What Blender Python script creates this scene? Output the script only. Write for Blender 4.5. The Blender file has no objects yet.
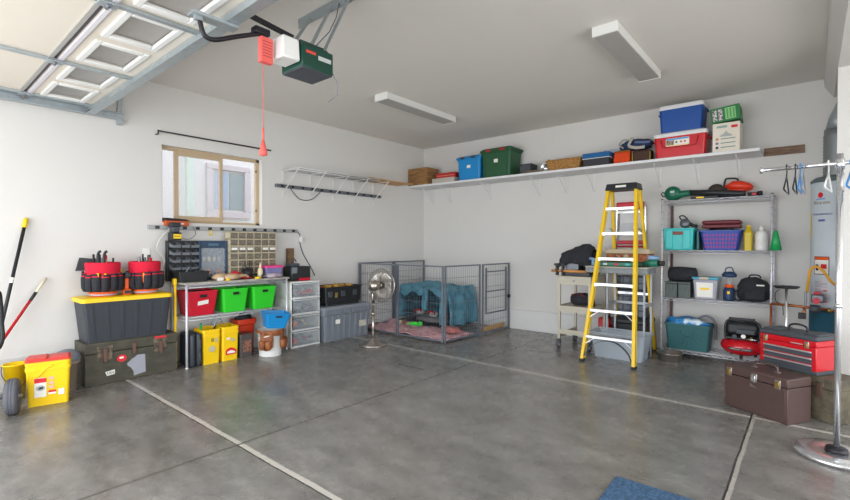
import bpy, bmesh, math, random
from mathutils import Vector, Matrix, Euler, noise
random.seed(7)
PI = math.pi; R_ = math.radians
SC = bpy.context.scene; COL = SC.collection
V = Vector

# ------------------------------------------------------------------ camera, world, lights, exposure
yaw, pitch, roll = R_(40.25), R_(-0.68), R_(0.1)
F0 = V((-math.sin(yaw), math.cos(yaw), 0)); R0 = V((math.cos(yaw), math.sin(yaw), 0)); UP = V((0, 0, 1))
Fd = F0*math.cos(pitch) + UP*math.sin(pitch); Ud = UP*math.cos(pitch) - F0*math.sin(pitch)
Rr = R0*math.cos(roll) + Ud*math.sin(roll); Ur = Ud*math.cos(roll) - R0*math.sin(roll)
cam = bpy.data.cameras.new('camera'); camo = bpy.data.objects.new('camera', cam); COL.objects.link(camo)
m3 = Matrix((Rr, Ur, -Fd)).transposed()
camo.matrix_world = Matrix.Translation((5.57, -6.54, 1.35)) @ m3.to_4x4()
cam.sensor_width = 36; cam.lens = 455/850*36; cam.clip_start = 0.05; cam.clip_end = 200
SC.camera = camo

world = bpy.data.worlds.new('daylight'); SC.world = world; world.use_nodes = True
wn = world.node_tree.nodes; wn['Background'].inputs[0].default_value = (0.86, 0.93, 1.0, 1); wn['Background'].inputs[1].default_value = 3.4

def area(name, loc, rot, sx, sy, watts, color=(1, 1, 1)):
    l = bpy.data.lights.new(name, 'AREA'); l.shape = 'RECTANGLE'; l.size = sx; l.size_y = sy; l.energy = watts; l.color = color
    o = bpy.data.objects.new(name, l); COL.objects.link(o); o.location = loc; o.rotation_euler = rot; return o
area('daylight_through_garage_opening', (3.3, -8.0, 1.3), (R_(90), 0, 0), 6.2, 2.5, 210, (0.96, 0.98, 1.0))
area('side_fill_light', (8.9, -4.4, 1.3), (R_(90), 0, R_(90)), 5.2, 2.3, 120, (1.0, 0.97, 0.93))  # added fill lamp, brightens the room from the unseen right side

SC.view_settings.view_transform = 'Standard'; SC.view_settings.look = 'None'
SC.view_settings.gamma = 1; SC.view_settings.use_curve_mapping = False
SC.view_settings.exposure = -0.15

# ------------------------------------------------------------------ materials
def lin(c):
    if isinstance(c, str):
        c = [int(c[i:i+2], 16)/255 for i in (0, 2, 4)]
    return tuple((x/12.92 if x <= 0.04045 else ((x+0.055)/1.055)**2.4) for x in c) + (1,)
MC = {}
def M(name, col=None, rough=0.5, metal=0.0, var=0.06, scale=12, bump=0.0, bscale=60, alpha=None, trans=0, coat=0, ior=1.45):
    if name in MC: return MC[name]
    m = bpy.data.materials.new(name); m.use_nodes = True; MC[name] = m
    nt = m.node_tree; n = nt.nodes; L = nt.links; b = n['Principled BSDF']
    c = lin(col)
    tc = n.new('ShaderNodeTexCoord')
    no = n.new('ShaderNodeTexNoise'); no.inputs['Scale'].default_value = scale; no.inputs['Detail'].default_value = 4
    L.new(tc.outputs['Object'], no.inputs['Vector'])
    mx = n.new('ShaderNodeMix'); mx.data_type = 'RGBA'
    mx.inputs[6].default_value = tuple(x*(1-var) for x in c[:3]) + (1,)
    mx.inputs[7].default_value = tuple(min(1, x*(1+var)) for x in c[:3]) + (1,)
    L.new(no.outputs['Fac'], mx.inputs[0]); L.new(mx.outputs[2], b.inputs['Base Color'])
    b.inputs['Roughness'].default_value = rough; b.inputs['Metallic'].default_value = metal
    b.inputs['IOR'].default_value = ior
    if coat: b.inputs['Coat Weight'].default_value = coat
    if trans: b.inputs['Transmission Weight'].default_value = trans
    if alpha is not None: b.inputs['Alpha'].default_value = alpha
    if bump:
        n2 = n.new('ShaderNodeTexNoise'); n2.inputs['Scale'].default_value = bscale; n2.inputs['Detail'].default_value = 3
        L.new(tc.outputs['Object'], n2.inputs['Vector'])
        bp = n.new('ShaderNodeBump'); bp.inputs['Strength'].default_value = bump; bp.inputs['Distance'].default_value = 0.01
        L.new(n2.outputs['Fac'], bp.inputs['Height']); L.new(bp.outputs[0], b.inputs['Normal'])
    return m
def MV(name, c1, c2, scale=8, rough=0.6, detail=5, stretch=(1, 1, 1), bump=0.2, metal=0, pos=(0.4, 0.6)):
    """two-tone noise material"""
    if name in MC: return MC[name]
    m = bpy.data.materials.new(name); m.use_nodes = True; MC[name] = m
    nt = m.node_tree; n = nt.nodes; L = nt.links; b = n['Principled BSDF']
    tc = n.new('ShaderNodeTexCoord'); mp = n.new('ShaderNodeMapping'); mp.inputs['Scale'].default_value = stretch
    no = n.new('ShaderNodeTexNoise'); no.inputs['Scale'].default_value = scale; no.inputs['Detail'].default_value = detail
    L.new(tc.outputs['Object'], mp.inputs[0]); L.new(mp.outputs[0], no.inputs['Vector'])
    r = n.new('ShaderNodeValToRGB'); r.color_ramp.elements[0].position = pos[0]; r.color_ramp.elements[1].position = pos[1]
    r.color_ramp.elements[0].color = lin(c1); r.color_ramp.elements[1].color = lin(c2)
    L.new(no.outputs['Fac'], r.inputs[0]); L.new(r.outputs[0], b.inputs['Base Color'])
    b.inputs['Roughness'].default_value = rough; b.inputs['Metallic'].default_value = metal
    if bump:
        bp = n.new('ShaderNodeBump'); bp.inputs['Strength'].default_value = bump; bp.inputs['Distance'].default_value = 0.005
        L.new(no.outputs['Fac'], bp.inputs['Height']); L.new(bp.outputs[0], b.inputs['Normal'])
    return m

WALL = M('wall_paint', 'd3d1ce', 0.75, var=0.02, scale=3, bump=0.12, bscale=90)
CEIL = M('ceiling_paint', 'dcd8d2', 0.8, var=0.02, scale=3, bump=0.12, bscale=90)
STEM = M('painted_concrete', 'd3d2d1', 0.6, var=0.03, scale=5, bump=0.1)
SHELFW = M('white_melamine', 'd9d9db', 0.45, var=0.02)
WHITE = M('white_plastic', 'e4e4e2', 0.4, var=0.02)
WMET = M('white_metal', 'dcdcda', 0.35, var=0.02)
CHROME = M('chrome', 'e4e5e8', 0.2, 0.88, var=0.05)
STEEL = M('galvanized_steel', 'a9b2b7', 0.4, 0.6, var=0.2, scale=30)
WIRE = M('zinc_wire', 'cfcfd6', 0.35, 0.25, var=0.05)
NICKEL = M('brushed_nickel', 'b4aca4', 0.3, 0.95, var=0.05)
ALU = M('aluminium', 'd0d3d6', 0.3, 0.8, var=0.05)
BLACK = M('black_plastic', '222427', 0.45, var=0.15)
BLACKM = M('black_metal', '26242a', 0.4, 0.3, var=0.1)
BLACKF = M('black_fabric', '2b2c32', 0.9, var=0.25, scale=25, bump=0.5)
DGREY = M('dark_grey_plastic', '42464d', 0.5, var=0.1)
CHAR = M('charcoal_plastic', '30353c', 0.5, var=0.1)
GREY = M('grey_plastic', '737982', 0.5, var=0.08)
RED = M('red_plastic', 'c3122c', 0.4, var=0.06)
REDM = M('red_enamel', 'c40f1f', 0.25, var=0.04, coat=0.3)
ORANGE = M('orange_plastic', 'e8591a', 0.4, var=0.06)
YEL = M('yellow_plastic', 'f2c80c', 0.4, var=0.04)
YLAD = M('yellow_fiberglass', 'e9bf10', 0.4, var=0.06)
LIME = M('green_plastic', '2fc62a', 0.4, var=0.05)
DGREEN = M('dark_green_plastic', '1f5233', 0.45, var=0.08)
TEAL = M('teal_plastic', '2fb4b4', 0.4, var=0.05)
DTEAL = M('dark_teal_plastic', '245a5e', 0.45, var=0.08)
BLUE = M('blue_plastic', '1467b0', 0.4, var=0.05)
AZURE = M('azure_plastic', '1784c4', 0.4, var=0.05)
NAVY = M('navy_plastic', '243a5c', 0.45, var=0.08)
PINK = M('pink_plastic', 'e8408a', 0.4, var=0.05)
GREENE = M('green_enamel', '123f33', 0.35, var=0.05)
BROWNM = M('brown_enamel', '55423f', 0.38, 0.2, var=0.1, scale=20, bump=0.15, bscale=200)
PAPER = M('white_paper', 'e8e6e0', 0.8, var=0.03)
OLIVE = MV('olive_painted_wood', '3c3a30', '4a4739', 9, 0.6, stretch=(1, 2, 2))
WOOD = MV('pine_wood', 'b98a52', 'cfa36a', 10, 0.6, stretch=(1, 8, 8))
DWOOD = MV('dark_wood', '5e4630', '7a5c3e', 10, 0.6, stretch=(6, 1, 6))
CARD = MV('cardboard', '7d5a36', '9a7245', 7, 0.85, stretch=(1, 1, 6))
WICKER = MV('wicker', '7a5228', 'b58748', 60, 0.8, stretch=(1, 1, 2), bump=0.8)
LEATHER = MV('brown_leather', '7a4322', '95582e', 20, 0.6)
BLUEB = MV('blue_blanket', '3a7288', '5793a8', 8, 0.95, bump=0.15)
PINKB = MV('pink_blanket', 'c08a92', 'e0b2b6', 12, 0.95, bump=0.3)
CREAM = M('cream_plastic', 'c8bda2', 0.5, var=0.06)
TAN = M('tan_vinyl', 'b7a183', 0.5, var=0.04)
RUB = M('black_rubber', '2a2a2c', 0.8, var=0.15)
RUBG = M('grey_rubber', '55565c', 0.8, var=0.15)
CLEARP = M('frosted_plastic', 'c4ccd2', 0.3, var=0.03, alpha=0.25)
CLEARW = M('clear_plastic', 'd0d4d8', 0.15, var=0.02, alpha=0.28)
PURC = M('lilac_plastic', '8f8fc4', 0.3, var=0.04, alpha=0.6)
GLASS = M('window_glass', 'ffffff', 0.02, var=0.0, alpha=0.1)
COPPER = M('copper', 'a8653e', 0.35, 0.8, var=0.1)
BRASS = M('brass', 'b0924e', 0.35, 0.9, var=0.1)
STK = M('sticker_red', 'd8202e', 0.5, var=0.05)
INK = M('dark_ink', '2b2b33', 0.7, var=0.05)
TANB = M('tan_plastic', '9c8c7c', 0.5, var=0.05)
SPK = MV('speckled_laminate', '50565c', '9aa0a4', 120, 0.5, bump=0)
PAINTM = M('beige_enamel', 'b3ad9d', 0.45, 0.1, var=0.05)
GREYM = M('grey_metal', '6f737a', 0.4, 0.5, var=0.08)
PENM = M('grey_pen_wire', '747982', 0.45, 0.4, var=0.08)

# ------------------------------------------------------------------ mesh builder
class B:
    def __init__(s): s.bm = bmesh.new(); s.mats = []; s.sm = []
    def _m(s, mat):
        if mat not in s.mats: s.mats.append(mat)
        return s.mats.index(mat)
    def _f(s, faces, mat, smooth=False):
        i = s._m(mat)
        for f in faces: f.material_index = i; f.smooth = smooth
    def hexa(s, pts, mat, bev=0.0, seg=2):
        """8 pts: bottom 4 ccw, top 4 ccw"""
        v = [s.bm.verts.new(p) for p in pts]
        fs = [s.bm.faces.new([v[i] for i in q]) for q in ((3, 2, 1, 0), (4, 5, 6, 7), (0, 1, 5, 4), (1, 2, 6, 5), (2, 3, 7, 6), (3, 0, 4, 7))]
        s._f(fs, mat)
        if bev:
            es = list({e for f in fs for e in f.edges})
            r = bmesh.ops.bevel(s.bm, geom=es, offset=bev, segments=seg, affect='EDGES', profile=0.5)
            s._f(r['faces'], mat, True)
        return s
    def box(s, x0, x1, y0, y1, z0, z1, mat, bev=0.0, seg=2):
        return s.hexa([(x0, y0, z0), (x1, y0, z0), (x1, y1, z0), (x0, y1, z0), (x0, y0, z1), (x1, y0, z1), (x1, y1, z1), (x0, y1, z1)], mat, bev, seg)
    def taper(s, w0, d0, w1, d1, z0, z1, mat, bev=0.0, cx=0, cy=0):
        a, b, c, d = w0/2, d0/2, w1/2, d1/2
        return s.hexa([(cx-a, cy-b, z0), (cx+a, cy-b, z0), (cx+a, cy+b, z0), (cx-a, cy+b, z0), (cx-c, cy-d, z1), (cx+c, cy-d, z1), (cx+c, cy+d, z1), (cx-c, cy+d, z1)], mat, bev)
    def bar(s, p0, p1, w, h, mat, up=(0, 0, 1), bev=0):
        p0, p1 = V(p0), V(p1); d = (p1-p0).normalized(); u = V(up)
        if abs(d.dot(u)) > 0.98: u = V((0, 1, 0))
        sx = d.cross(u).normalized()*w/2; sz = sx.cross(d).normalized()*h/2
        P = [p0-sx-sz, p0+sx-sz, p1+sx-sz, p1-sx-sz, p0-sx+sz, p0+sx+sz, p1+sx+sz, p1-sx+sz]
        return s.hexa(P, mat, bev)
    def tube(s, pts, r, mat, seg=8, caps=True, closed=False, r2=None):
        pts = [V(p) for p in pts]; n = len(pts); rings = []
        prev = None
        for i, p in enumerate(pts):
            if closed: d = (pts[(i+1) % n]-pts[i-1])
            else: d = pts[min(i+1, n-1)]-pts[max(i-1, 0)]
            d.normalize()
            if prev is None:
                a = V((0, 0, 1)) if abs(d.z) < 0.9 else V((1, 0, 0))
                u = d.cross(a).normalized()
            else:
                u = (prev - d*prev.dot(d)); u = u.normalized() if u.length > 1e-6 else d.orthogonal().normalized()
            prev = u; w = d.cross(u)
            rr = r[i] if isinstance(r, (list, tuple)) else r
            rings.append([s.bm.verts.new(p + (u*math.cos(2*PI*k/seg) + w*math.sin(2*PI*k/seg))*rr) for k in range(seg)])
        fs = []
        for i in range(n if closed else n-1):
            a, b = rings[i], rings[(i+1) % n]
            for k in range(seg): fs.append(s.bm.faces.new((a[k], a[(k+1) % seg], b[(k+1) % seg], b[k])))
        s._f(fs, mat, True)
        if caps and not closed: s._f([s.bm.faces.new(rings[0][::-1]), s.bm.faces.new(rings[-1])], mat)
        return s
    def cyl(s, p0, p1, r, mat, seg=16, r2=None):
        return s.tube([p0, p1], [r, r if r2 is None else r2], mat, seg)
    def lathe(s, prof, mat, seg=24, c=(0, 0, 0), sx=1, sy=1, rot=None):
        """prof: list of (r,z); closed solid if ends at r=0"""
        c = V(c); rings = []
        for (r, z) in prof:
            if r < 1e-6:
                p = V((0, 0, z)); p = (rot @ p) if rot else p
                rings.append([s.bm.verts.new(c+p)])
            else:
                l = []
                for k in range(seg):
                    p = V((r*sx*math.cos(2*PI*k/seg), r*sy*math.sin(2*PI*k/seg), z)); p = (rot @ p) if rot else p
                    l.append(s.bm.verts.new(c+p))
                rings.append(l)
        fs = []
        for a, b in zip(rings, rings[1:]):
            for k in range(seg):
                k2 = (k+1) % seg
                if len(a) == 1 and len(b) == 1: continue
                if len(a) == 1: fs.append(s.bm.faces.new((a[0], b[k2], b[k])))
                elif len(b) == 1: fs.append(s.bm.faces.new((a[k], a[k2], b[0])))
                else: fs.append(s.bm.faces.new((a[k], a[k2], b[k2], b[k])))
        s._f(fs, mat, True); return s
    def prism(s, poly, axis, a0, a1, mat, bev=0, smooth=False):
        """poly of 2-D points extruded along axis from a0 to a1"""
        def P(q, t):
            return {'x': (t, q[0], q[1]), 'y': (q[0], t, q[1]), 'z': (q[0], q[1], t)}[axis]
        A = [s.bm.verts.new(P(q, a0)) for q in poly]; Bv = [s.bm.verts.new(P(q, a1)) for q in poly]; n = len(poly)
        fs = [s.bm.faces.new(A[::-1]), s.bm.faces.new(Bv)]
        sd = [s.bm.faces.new((A[i], A[(i+1) % n], Bv[(i+1) % n], Bv[i])) for i in range(n)]
        s._f(fs, mat); s._f(sd, mat, smooth)
        if bev:
            es = list({e for f in fs for e in f.edges})
            r = bmesh.ops.bevel(s.bm, geom=es, offset=bev, segments=2, affect='EDGES', profile=0.5); s._f(r['faces'], mat, True)
        return s
    def blob(s, c, rx, ry, rz, mat, seed=0, amp=0.15, freq=3.0, flat=True, sub=3):
        r = bmesh.ops.create_icosphere(s.bm, subdivisions=sub, radius=1.0)
        for v in r['verts']:
            k = 1 + amp*noise.noise(v.co*freq + V((seed*7.3, seed*3.1, seed)))*2
            p = v.co*k
            if flat and p.z < -0.75: p.z = -0.75
            v.co = V((c[0]+p.x*rx, c[1]+p.y*ry, c[2]+p.z*rz))
        s._f({f for v in r['verts'] for f in v.link_faces}, mat, True); return s
    def surf(s, fn, nu, nv, mat, smooth=True):
        g = [[s.bm.verts.new(fn(i/nu, j/nv)) for j in range(nv+1)] for i in range(nu+1)]
        fs = [s.bm.faces.new((g[i][j], g[i+1][j], g[i+1][j+1], g[i][j+1])) for i in range(nu) for j in range(nv)]
        s._f(fs, mat, smooth); return s
    def xf(s, mat4):
        for v in s.bm.verts: v.co = mat4 @ v.co
        return s
    def go(s, name, parent=None, loc=(0, 0, 0), rot=(0, 0, 0), solid=0):
        bmesh.ops.recalc_face_normals(s.bm, faces=s.bm.faces)
        me = bpy.data.meshes.new(name); s.bm.to_mesh(me); s.bm.free()
        for m in s.mats: me.materials.append(m)
        o = bpy.data.objects.new(name, me); COL.objects.link(o)
        if parent: o.parent = parent
        o.location = loc; o.rotation_euler = rot
        if solid:
            md = o.modifiers.new('thickness', 'SOLIDIFY'); md.thickness = solid; md.offset = 0
        return o

def tag(o, label, cat=None, group=None, kind=None):
    if label: o['label'] = label
    if cat: o['category'] = cat
    if group: o['group'] = group
    if kind: o['kind'] = kind
    return o
def thing(name, label, cat, loc=(0, 0, 0), rz=0, group=None):
    o = bpy.data.objects.new(name, None); COL.objects.link(o); o.empty_display_size = 0.1
    o.location = loc; o.rotation_euler = (0, 0, R_(rz)); return tag(o, label, cat, group)
def struct(b, name):
    o = b.go(name); o['kind'] = 'structure'; return o
def dup(root, loc, rz=None, label=None, group=None):
    def cp(o, par):
        c = o.copy(); COL.objects.link(c); c.parent = par
        for ch in list(o.children): cp(ch, c)
        return c
    r = cp(root, None); r.location = loc
    if rz is not None: r.rotation_euler = (0, 0, R_(rz))
    if label: r['label'] = label
    if group: r['group'] = group
    return r
def text(body, size, mat, parent, loc, rot, name='lettering', sx=1.0):
    """solid lettering, local x along the line; returns mesh object"""
    cu = bpy.data.curves.new('font', 'FONT'); cu.body = body; cu.size = size; cu.extrude = 0.0008; cu.align_x = 'CENTER'; cu.align_y = 'CENTER'
    t = bpy.data.objects.new('tmp', cu); COL.objects.link(t)
    dg = bpy.context.evaluated_depsgraph_get(); me = bpy.data.meshes.new_from_object(t.evaluated_get(dg))
    bpy.data.objects.remove(t); me.materials.clear(); me.materials.append(mat)
    for v in me.vertices: v.co.x *= sx
    o = bpy.data.objects.new(name, me); COL.objects.link(o); o.parent = parent; o.location = loc; o.rotation_euler = rot
    return o
FR = (PI/2, 0, 0)     # lettering on a front (-y) face
def cableband(p):  # smooth a cord through points
    out = []; P = [V(q) for q in p]; P = [P[0]]+P+[P[-1]]
    for i in range(1, len(P)-2):
        for k in range(6):
            t = k/6; a, b_, c, d = P[i-1], P[i], P[i+1], P[i+2]
            out.append(.5*((2*b_)+(c-a)*t+(2*a-5*b_+4*c-d)*t*t+(3*b_-a-3*c+d)*t**3))
    out.append(P[-2]); return out
def rrect(w, h, r, n=5, cx=0, cy=0):
    pts = []
    for (sx, sy, a0) in ((1, 1, 0), (-1, 1, 90), (-1, -1, 180), (1, -1, 270)):
        for k in range(n+1):
            a = R_(a0 + 90*k/n); pts.append((cx+sx*(w/2-r)+r*math.cos(a), cy+sy*(h/2-r)+r*math.sin(a)))
    return pts
def shell(b, secs, mat, wall=0.004, bottom=True):
    """open container: secs = list of (w,d,z,r) rounded-rect sections from the bottom up, with inner skin"""
    rings = []
    for (w, d, z, r) in secs: rings.append([b.bm.verts.new((x, y, z)) for x, y in rrect(w, d, r)])
    for (w, d, z, r) in reversed(secs): rings.append([b.bm.verts.new((x, y, max(z, secs[0][2]+wall))) for x, y in rrect(w-2*wall, d-2*wall, max(r-wall, 0.002))])
    n = len(rings[0]); fs = []
    for A, C in zip(rings, rings[1:]):
        for k in range(n): fs.append(b.bm.faces.new((A[k], A[(k+1) % n], C[(k+1) % n], C[k])))
    b._f(fs, mat, False)
    b._f([b.bm.faces.new(rings[0][::-1]), b.bm.faces.new(rings[-1])], mat)
    return b
def solid_rr(b, secs, mat, smooth=False):
    rings = [[b.bm.verts.new((x, y, z)) for x, y in rrect(w, d, r)] for (w, d, z, r) in secs]
    n = len(rings[0]); fs = []
    for A, C in zip(rings, rings[1:]):
        for k in range(n): fs.append(b.bm.faces.new((A[k], A[(k+1) % n], C[(k+1) % n], C[k])))
    b._f(fs, mat, smooth); b._f([b.bm.faces.new(rings[0][::-1]), b.bm.faces.new(rings[-1])], mat)
    return b

# ------------------------------------------------------------------ the setting
H = 3.14
def floor_mat():
    m = bpy.data.materials.new('polished_concrete'); m.use_nodes = True; nt = m.node_tree; n = nt.nodes; L = nt.links; b = n['Principled BSDF']
    tc = n.new('ShaderNodeTexCoord'); sp = n.new('ShaderNodeSeparateXYZ'); L.new(tc.outputs['Object'], sp.inputs[0])
    def mth(op, a, c=None, cl=False):
        x = n.new('ShaderNodeMath'); x.operation = op; x.use_clamp = cl
        for i, q in enumerate((a, c)):
            if q is None: continue
            if isinstance(q, (int, float)): x.inputs[i].default_value = q
            else: L.new(q, x.inputs[i])
        return x.outputs[0]
    def noise_(scale, det=5, rough=0.6, stretch=(1, 1, 1)):
        mp = n.new('ShaderNodeMapping'); mp.inputs['Scale'].default_value = stretch; mp.inputs['Rotation'].default_value = (0, 0, 0.5)
        L.new(tc.outputs['Object'], mp.inputs[0])
        t = n.new('ShaderNodeTexNoise'); t.inputs['Scale'].default_value = scale; t.inputs['Detail'].default_value = det; t.inputs['Roughness'].default_value = rough
        L.new(mp.outputs[0], t.inputs['Vector']); return t.outputs['Fac']
    def ramp(f, p0, c0, p1, c1):
        r = n.new('ShaderNodeValToRGB'); r.color_ramp.elements[0].position = p0; r.color_ramp.elements[1].position = p1
        r.color_ramp.elements[0].color = lin(c0); r.color_ramp.elements[1].color = lin(c1); L.new(f, r.inputs[0]); return r.outputs[0]
    def mix(f, a, c, mode='MIX'):
        x = n.new('ShaderNodeMix'); x.data_type = 'RGBA'; x.blend_type = mode
        if isinstance(f, float): x.inputs[0].default_value = f
        else: L.new(f, x.inputs[0])
        for i, q in ((6, a), (7, c)):
            if isinstance(q, tuple): x.inputs[i].default_value = q
            else: L.new(q, x.inputs[i])
        return x.outputs[2]
    big = ramp(noise_(0.9, 6, 0.65, (1, 2.4, 1)), 0.3, '7e7b77', 0.7, '979490')
    fine = ramp(noise_(14, 8, 0.7), 0.3, 'b8b8b8', 0.7, 'ffffff')
    blot = ramp(noise_(3.2, 6, 0.7, (1, 2, 1)), 0.35, '9d9c9b', 0.65, 'ffffff')
    c = mix(0.45, big, fine, 'MULTIPLY'); c = mix(0.6, c, blot, 'MULTIPLY')
    spots = ramp(noise_(38, 2, 0.5), 0.70, '000000', 0.76, 'ffffff')
    c = mix(mth('MULTIPLY', spots, 0.25), c, lin('b9b8b4'))
    X, Y = sp.outputs[0], sp.outputs[1]
    wob = mth('MULTIPLY', mth('SUBTRACT', noise_(3, 3), 0.5), 0.016)
    def band(co, at, w):      # 1 within w of the line
        return mth('LESS_THAN', mth('ABSOLUTE', mth('ADD', mth('SUBTRACT', co, at), wob)), w)
    gx = mth('GREATER_THAN', Y, -2.1)
    c = mix(band(Y, -5.012, 0.019), c, lin('bdb8b0')); c = mix(band(Y, -5.034, 0.005), c, lin('3c3833'))
    c = mix(band(Y, -2.17, 0.02), c, lin('c4bfb6'))
    c = mix(band(X, 2.64, 0.009), c, lin('4c4843'))
    c = mix(band(X, 5.245, 0.012), c, lin('a7a39b')); c = mix(band(X, 5.229, 0.006), c, lin('35322f'))
    # rust streak
    def dotl(ax, ay, k): return mth('ADD', mth('ADD', mth('MULTIPLY', X, ax), mth('MULTIPLY', Y, ay)), k)
    st = mth('MULTIPLY', mth('LESS_THAN', mth('ABSOLUTE', mth('ADD', dotl(-0.02, 1.0, 2.86), mth('MULTIPLY', wob, 1.5))), 0.018), mth('LESS_THAN', mth('ABSOLUTE', dotl(1, 0, -2.21)), 0.21))
    c = mix(mth('MULTIPLY', st, 0.7), c, lin('4a3228'))
    L.new(c, b.inputs['Base Color'])
    rg = ramp(noise_(5, 5, 0.7), 0.3, '757575', 0.75, 'a5a5a5'); L.new(rg, b.inputs['Roughness'])
    b.inputs['Specular IOR Level'].default_value = 0.6
    bp = n.new('ShaderNodeBump'); bp.inputs['Strength'].default_value = 0.06; bp.inputs['Distance'].default_value = 0.01
    L.new(noise_(20, 6), bp.inputs['Height']); L.new(bp.outputs[0], b.inputs['Normal'])
    return m
struct(B().box(-0.15, 9.0, -8.2, 0.15, -0.1, 0, floor_mat()), 'floor')
struct(B().box(-0.15, 9.0, -8.2, 0.15, H, H+0.1, CEIL), 'ceiling')
GW = M('outdoor_concrete', 'bdb8ae', 0.9, var=0.05)
struct(B().box(-30, 40, -60, 30, -0.3, -0.1, GW), 'ground')
# left wall with the window opening
wy0, wy1, wz0, wz1 = -4.54, -3.317, 1.598, 2.472
b = B(); b.box(-0.16, 0, -8.2, wy0, 0, H, WALL); b.box(-0.16, 0, wy1, 0.0, 0, H, WALL)
b.box(-0.16, 0, wy0, wy1, 0, wz0, WALL); b.box(-0.16, 0, wy0, wy1, wz1, H, WALL); struct(b, 'wall_left')
struct(B().box(-0.15, 9.0, 0, 0.15, 0, H, WALL), 'wall_back')
struct(B().box(5.745, 9.0, -1.06, -1.0, 0, 2.93, WALL), 'wall_right')
b = B(); b.prism([(5.665, H-.001), (5.675, 3.05), (5.745, 2.93), (9.0, 2.93), (9.0, H-.001)], 'y', -8.0, -0.001, WALL); struct(b, 'trim_1')
# unseen front wall; its garage opening is widened to let in more light
b = B(); b.box(-0.15, 0.2, -8.2, -8.05, 0, H, WALL); b.box(6.6, 9.0, -8.2, -8.05, 0, H, WALL); b.box(0.2, 6.6, -8.2, -8.05, 2.62, H, WALL); struct(b, 'wall_front')
struct(B().box(0, 0.028, -8.05, 0, 0, 0.315, STEM, 0.006), 'baseboard_left')
struct(B().box(0.028, 5.7, -0.028, 0, 0, 0.315, STEM, 0.006), 'baseboard_back')

# window: tan vinyl slider
wb = B()
fx0, fx1 = -0.13, -0.075
wb.box(fx0, fx1, wy0, wy1, wz0, wz0+0.03, TAN); wb.box(fx0, fx1, wy0, wy1, wz1-0.035, wz1, TAN)
wb.box(fx0, fx1, wy0, wy0+0.03, wz0, wz1, TAN); wb.box(fx0, fx1, wy1-0.04, wy1, wz0, wz1, TAN)
win = struct(wb, 'window_1'); 
wb = B(); sx0, sx1 = -0.095, -0.06; s0, s1 = -4.385, -3.815
wb.box(sx0, sx1, s0, s0+0.045, wz0+0.03, wz1-0.035, TAN, .004); wb.box(sx0, sx1, s1-0.04, s1, wz0+0.03, wz1-0.035, TAN, .004)
wb.box(sx0, sx1, s0+.045, s1-.04, wz0+0.03, wz0+0.085, TAN); wb.box(sx0, sx1, s0+.045, s1-.04, wz1-0.085, wz1-0.035, TAN)
wb.go('window_sash', win)
B().box(-0.055, -0.04, s0+0.01, s0+0.035, 2.0, 2.07, TAN, .003).go('latch', win)
B().box(-0.079, -0.076, s0+.045, s1-.04, wz0+.085, wz1-.085, GLASS).go('pane', win)
B().box(-0.113, -0.11, wy0+.03, wy1-.04, wz0+.03, wz1-.035, GLASS).go('pane', win)
for z in (1.78, 2.3): B().box(-0.075, -0.066, wy1-0.052, wy1-0.04, z, z+0.03, BLACK).go('bumper', win)

# neighbouring house seen through the window
nb = thing('neighbour_house', 'pale neighbouring house wall with white framed window seen through the garage window', 'house', (-3.0, -2.1, -0.1))
STUC = M('pale_stucco', 'c2bfbf', 0.8, var=0.02)
B().box(-0.3, 0, -6, 4.5, 0, 6, STUC).go('wall', nb)
t_ = B()
for (y0, y1, z0, z1) in ((-0.62, 0.24, 1.95, 2.08), (-0.62, 0.24, 2.86, 2.96), (-0.62, -0.5, 2.08, 2.86), (0.12, 0.24, 2.08, 2.86)): t_.box(0, 0.07, y0, y1, z0, z1, M('pale_pink_trim', 'a89ea2', .7), .01)
t_.go('window_trim', nb)
B().box(0.005, 0.02, -0.5, -0.20, 2.12, 2.82, M('grey_blue_glass', '8a97ad', .2)).go('pane', nb)
B().box(0.005, 0.02, -0.17, 0.12, 2.12, 2.82, M('screen_glass', '6f7d80', .5)).go('pane', nb)
DS = B().box(0, 0.08, -0.98, -0.86, 0.2, 5, M('sage_paint', 'a9b8ae', .6)); DS.go('downspout', nb)

# ------------------------------------------------------------------ garage door, tracks, opener
gd = thing('garage_door', 'open overhead garage door, cream panels with a row of windows, held under the ceiling', 'garage door', (2.55, -5.19, 2.72))
DP = M('cream_door_skin', 'e0d8cb', 0.6, var=0.02); DPW = M('cream_door_edge', 'e6e0d6', 0.5, var=0.02)
x0, x1 = -2.43, 2.43
for k in range(1, 5):      # plain sections towards the opening
    B().box(x0, x1, -0.54*(k+1)+0.012, -0.54*k-0.012, 0, 0.03, DP, .004).go('door_section', gd)
ws = B()                   # window section
for (a0, a1) in ((-0.528, -0.43), (-0.12, 0.0)): ws.box(x0, x1, a0, a1, 0, 0.03, DP)
wc = [x0+0.06+0.03+i*0.606+0.24 for i in range(8)]
edges = [x0] + [e for c in wc for e in (c-0.24, c+0.24)] + [x1]
for i in range(0, len(edges), 2): ws.box(edges[i], edges[i+1], -0.43, -0.12, 0, 0.03, DP)
ws = ws.go('door_section', gd)
for c in wc:
    f = B()
    for (xa, xb, ya, yb, q) in ((c-0.25, c+0.25, -0.44, -0.40, 'b'), (c-0.25, c+0.25, -0.15, -0.11, 't'), (c-0.25, c-0.20, -0.40, -0.15, 'l'), (c+0.20, c+0.25, -0.40, -0.15, 'r')):
        f.box(xa, xb, ya, yb, -0.014, 0.012, WHITE, 0.006)
    w = f.go('window_frame', ws)
    B().box(c-0.20, c+0.20, -0.40, -0.15, 0.02, 0.024, GLASS).go('pane', w)
for x in (-2.38, -1.25, 0.0, 1.25, 2.38): B().box(x-0.02, x+0.02, -2.6, -0.02, -0.022, -0.002, STEEL).go('stile', gd)
s = B(); s.box(x0, x1, -0.045, -0.005, -0.075, -0.004, STEEL, .004); s.box(x0, x1, -0.075, -0.005, -0.08, -0.074, STEEL); s.go('strut', gd)
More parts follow.
